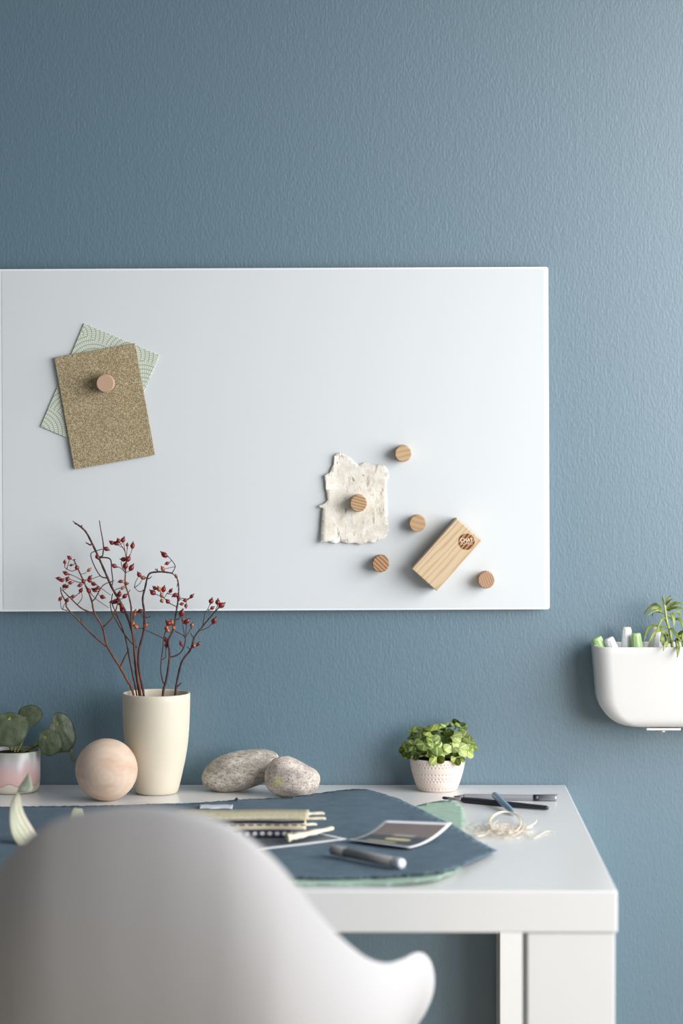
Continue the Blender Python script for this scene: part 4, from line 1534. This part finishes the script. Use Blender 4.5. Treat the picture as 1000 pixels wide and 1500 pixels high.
def ribbed(R0, R1, h0, h1, ribs):
    pr_ = [(0, h0)]
    for i in range(ribs * 2 + 1):
        tt = i / (ribs * 2)
        pr_.append((lerp(R0, R1, tt), lerp(h0, h1, tt)))
    return pr_ + [(R1 * 0.86, h1 + 0.0006), (0, h1 + 0.0006)]


MK = [
    # top px, py, top depth, lean x, lean depth, radius, colour, label, visible length
    (873.0, 934.0, 0.044, -0.40, 0.0, 0.0083, mg, 'short green topped marker leaning out at the left end of the wall box'),
    (891.0, 934.5, 0.052, -0.42, 0.0, 0.0072, mw, 'white marker leaning left beside the leftmost green marker'),
    (917.5, 918.5, 0.044, 0.00, 0.0, 0.0068, mw, 'tall upright white marker with a tapered cap in the wall box'),
    (931.0, 927.5, 0.058, -0.10, 0.0, 0.0073, mg, 'pale green marker standing right of the tall white marker'),
    (961.5, 919.0, 0.032, 0.16, 0.0, 0.0070, mw, 'white marker standing behind the leaves of the box plant'),
]
for px, py, d, leanx, leany, R, m, lab in MK:
    top = P(px, py, d)
    dirv = Vector((leanx, leany, 1)).normalized()
    L = (top.z - (zbm + 0.008)) / dirv.z
    base = top - dirv * L
    if leanx < -0.3:
        L = min(L, 0.072)
        base = top - dirv * L
    q = dirv.to_track_quat('Z', 'Y').to_matrix().to_4x4()
    root = thing('marker', lab, 'marker', base, group='markers in the wall box')
    bm = bmesh.new()
    add_lathe(bm, [(0, 0), (R * 0.96, 0), (R, 0.002), (R, L - 0.040), (0, L - 0.040)], 28, q)
    part('barrel', bm, mw, root, local=True)
    bm = bmesh.new()
    add_lathe(bm, [(0, L - 0.040), (R * 1.10, L - 0.040), (R * 1.10, L - 0.020), (R * 0.96, L - 0.0025), (R * 0.88, L - 0.0005), (R * 0.7, L), (0, L - 0.0004)], 28, q)
    for i in range(10):                         # grip ribs moulded on the cap
        aa = 2 * PI * i / 10
        p0 = q @ Vector((R * 1.09 * math.cos(aa), R * 1.09 * math.sin(aa), L - 0.038))
        p1 = q @ Vector((R * 0.95 * math.cos(aa), R * 0.95 * math.sin(aa), L - 0.004))
        add_tube(bm, [p0, p0.lerp(p1, 0.5) + (q @ Vector((math.cos(aa), math.sin(aa), 0))) * 0.0002, p1], 0.0006, 6)
    part('cap', bm, m, root, local=True, label='green cap' if m is mg else None)

# plant in the box
pd = 0.055
root = thing('trailing_plant', 'green plant with long drooping pointed leaves growing in the wall box', 'plant', P(985, 985, pd))
k = Mat('olive_leaf', rough=0.42, spec=0.4)
k.col(k.ramp(k.noise(k.coord((1, 1, 0.6)), 110, 3), [(0.32, rgb(86, 100, 40)), (0.5, rgb(116, 130, 56)), (0.7, rgb(150, 160, 88))]))
oleaf = k.m
k = Mat('pale_green_stem', rough=0.5)
k.col(k.ramp(k.noise(k.coord(), 200, 3), [(0.35, rgb(150, 160, 84)), (0.65, rgb(184, 190, 120))]))
ostem = k.m


def z12(q, d):
    return P(920 + q[0] / 12.5, 860 + q[1] / 12.5, d)


for k_, line in enumerate(([(830, 1420), (805, 1090), (750, 780), (700, 600), (672, 400), (660, 320)], [(1060, 1400), (1020, 1080), (990, 930), (1000, 840)], [(640, 1400), (680, 1120), (690, 960), (660, 860)])):
    bm = bmesh.new()
    ln_ = catmull([z12(q, pd + (0, 0.012, -0.012)[k_]) for q in line], 8)
    add_tube(bm, ln_, [lerp(0.0026, 0.0015, i / (len(ln_) - 1)) for i in range(len(ln_))], 10)
    part('stem', bm, ostem, root)
OL = [((612, 415), (480, 315), (290, 470), 52, -.004), ((620, 430), (450, 390), (290, 500), 46, .006), ((632, 492), (520, 430), (310, 545), 40, .012), ((600, 470), (480, 450), (440, 535), 30, -.010),
      ((662, 345), (640, 250), (620, 150), 44, .002), ((690, 315), (730, 200), (792, 150), 34, -.006), ((682, 335), (750, 250), (822, 205), 34, .006), ((710, 430), (830, 300), (1040, 310), 70, .002),
      ((735, 435), (860, 370), (1060, 400), 46, .012), ((770, 480), (835, 580), (828, 760), 56, .004), ((810, 485), (940, 460), (930, 612), 46, -.008), ((850, 590), (970, 620), (1010, 850), 56, .006),
      ((695, 645), (600, 620), (430, 1085), 46, .016), ((610, 745), (390, 740), (280, 1060), 64, .006), ((722, 895), (520, 800), (345, 1110), 70, .020), ((775, 745), (870, 850), (1005, 1060), 56, .018),
      ((630, 870), (625, 960), (655, 1100), 76, .006), ((775, 1010), (700, 1030), (640, 1168), 60, .036), ((885, 950), (915, 1100), (895, 1292), 70, .038), ((890, 890), (980, 820), (1060, 830), 56, .008),
      ((850, 1000), (950, 940), (1060, 1050), 60, .012), ((655, 865), (720, 880), (745, 975), 46, -.006), ((850, 975), (890, 1030), (870, 1110), 52, .020), ((740, 570), (780, 560), (800, 620), 30, -.004),
      ((690, 560), (740, 520), (790, 500), 26, -.012), ((700, 760), (650, 715), (590, 740), 40, .012), ((930, 880), (980, 940), (990, 1090), 70, -.006)]
for (s0, c0, e0, wd, dd) in OL:
    A, B, D_ = z12(s0, pd), z12(c0, pd + dd), z12(e0, pd + dd * 1.3)
    # quadratic through the middle point
    Cc = B * 2 - (A + D_) * 0.5
    n = 14
    bm = bmesh.new()
    g = []
    for i in range(n + 1):
        tt = i / n
        p = A * (1 - tt) ** 2 + Cc * (2 * tt * (1 - tt)) + D_ * tt ** 2
        tg = ((Cc - A) * (1 - tt) + (D_ - Cc) * tt).normalized()
        side = tg.cross(Vector((0, -1, 0.25))).normalized()
        face = side.cross(tg)
        wdt = wd / 12.5 / 1000 * 0.5 * (math.sin(PI * (0.16 + 0.84 * tt)) ** 0.8 if tt < 1 else 0.02)
        side = (side * 0.9 + face * 0.35).normalized()
        g.append((bm.verts.new(p + side * wdt), bm.verts.new(p + side * wdt * 0.5 - face * wdt * 0.22), bm.verts.new(p - face * wdt * 0.35),
                  bm.verts.new(p - side * wdt * 0.5 - face * wdt * 0.22), bm.verts.new(p - side * wdt)))
    for a_, b_ in zip(g[:-1], g[1:]):
        for j in range(4):
            f = bm.faces.new((a_[j], a_[j + 1], b_[j + 1], b_[j]))
            f.smooth = True
    bmesh.ops.recalc_face_normals(bm, faces=bm.faces[:])
    bmesh.ops.solidify(bm, geom=bm.faces[:], thickness=0.0007)
    part('leaf', bm, oleaf, root)
bm = box((0.455, -0.082, zbm + 0.006), (BCX + BWH - 0.03, -0.012, zbm + BH - 0.012), 0.006, 2)
part('soil', bm, soil, root)

# ------------------------------------------------------------------ chair in the foreground
XC = -0.198
rim = [(200, 1180, .660), (250, 1183.5, .6604), (300, 1193, .662), (345, 1211, .6645), (385, 1240, .669), (418, 1272, .675), (450, 1314, .685),
       (480, 1350, .697), (510, 1380, .711), (540, 1402, .728), (568, 1409, .745), (592, 1403, .763), (610, 1394, .779), (623, 1396, .791), (631, 1412, .798)]
rimw = [P(px, py, DIST * (1 - r)) for px, py, r in rim]
rimw[0].x = XC
rimw += [Vector((XC + 0.288, -DIST * (1 - .800), 0.650)), Vector((XC + 0.272, -DIST * (1 - .801), 0.610)), Vector((XC + 0.235, -DIST * (1 - .802), 0.560)), Vector((XC + 0.17, -DIST * (1 - .801), 0.530)), Vector((XC + 0.08, -DIST * (1 - .800), 0.515)),
         Vector((XC, -DIST * (1 - .800), 0.512))]
mir = Vector((2 * XC - rimw[1].x, rimw[1].y, rimw[1].z))
half = catmull([mir] + rimw, 5)[5:]
NH = len(half)
pan = Vector((XC, -DIST * (1 - 0.752), 0.500))
cols = []
for i, Rv in enumerate(half):
    cx = Rv.x - XC
    hgt = Rv.z - pan.z
    outw = Vector((Rv.x - pan.x, (Rv.y - pan.y), 0))
    on = outw.normalized() if outw.length > 1e-6 else Vector((0, -1, 0))
    armness = sstep(0.12, 0.27, cx) * sstep(0.545, 0.66, Rv.z)      # how strongly the edge flares outward
    backness = sstep(0.66, 0.85, Rv.z)
    c1 = Rv + Vector((0, 0, -hgt * 0.42)) + Vector((1, 0, 0)) * 0.030 * armness * min(1, cx / 0.2) + Vector((0, -0.02, 0)) * backness
    base_r = outw.length
    tgt = 0.235 if base_r > 0.235 else base_r
    sq = Vector((math.copysign(abs(on.x) ** 0.75, on.x), math.copysign(abs(on.y) ** 0.75, on.y), 0))
    c2 = Vector((pan.x, pan.y, pan.z + 0.01)) + sq * tgt * lerp(0.6, 1.0, sstep(0.03, 0.10, hgt))
    cols.append((Rv, c1, c2))
NT = 30
bm = bmesh.new()
grid = []
for i, (Rv, c1, c2) in enumerate(cols):
    rowv = []
    for j in range(NT + 1):
        tt = (j / NT) ** 1.15
        p = Rv * (1 - tt) ** 3 + c1 * 3 * tt * (1 - tt) ** 2 + c2 * 3 * tt ** 2 * (1 - tt) + pan * tt ** 3
        rowv.append(p)
    grid.append(rowv)
full = [[Vector((2 * XC - p.x, p.y, p.z)) for p in r] for r in grid[::-1][1:-1]]
allc = grid + full                              # closed loop around the rim
pv = bm.verts.new(pan)
vg = [[bm.verts.new(p) for p in r[:-1]] for r in allc]
n = len(vg)
for i in range(n):
    a_, b_ = vg[i], vg[(i + 1) % n]
    for j in range(NT - 1):
        f = bm.faces.new((a_[j], a_[j + 1], b_[j + 1], b_[j]))
        f.smooth = True
    f = bm.faces.new((a_[-1], pv, b_[-1]))
    f.smooth = True
bmesh.ops.recalc_face_normals(bm, faces=bm.faces[:])
ch = thing('shell_chair', 'white moulded plastic armchair seen from behind, blurred in the foreground', 'chair', (XC, pan.y, 0))
bmesh.ops.solidify(bm, geom=bm.faces[:], thickness=0.006)
for f in bm.faces:
    f.smooth = True
k = Mat('white_satin_plastic', rgb(190, 189, 190), 0.45, 0.4)
shell = part('seat_shell', bm, k.m, ch)
bv = shell.modifiers.new('soft', 'SUBSURF')
bv.levels = 1
bv.render_levels = 1
lm = Mat('white_leg_metal', rgb(220, 220, 220), 0.4).m
for sx, sy in ((1, 1), (-1, 1), (1, -1), (-1, -1)):
    bm = bmesh.new()
    top = Vector((XC + sx * 0.13, pan.y + sy * 0.11, 0.512))
    ft = Vector((XC + sx * 0.22, pan.y + sy * 0.21, 0.0))
    add_tube(bm, [top, top.lerp(ft, 0.5), ft], [0.012, 0.012, 0.009], 14)
    for vt in bm.verts:
        vt.co.z = max(vt.co.z, 0.0003)
    part('leg', bm, lm, ch)
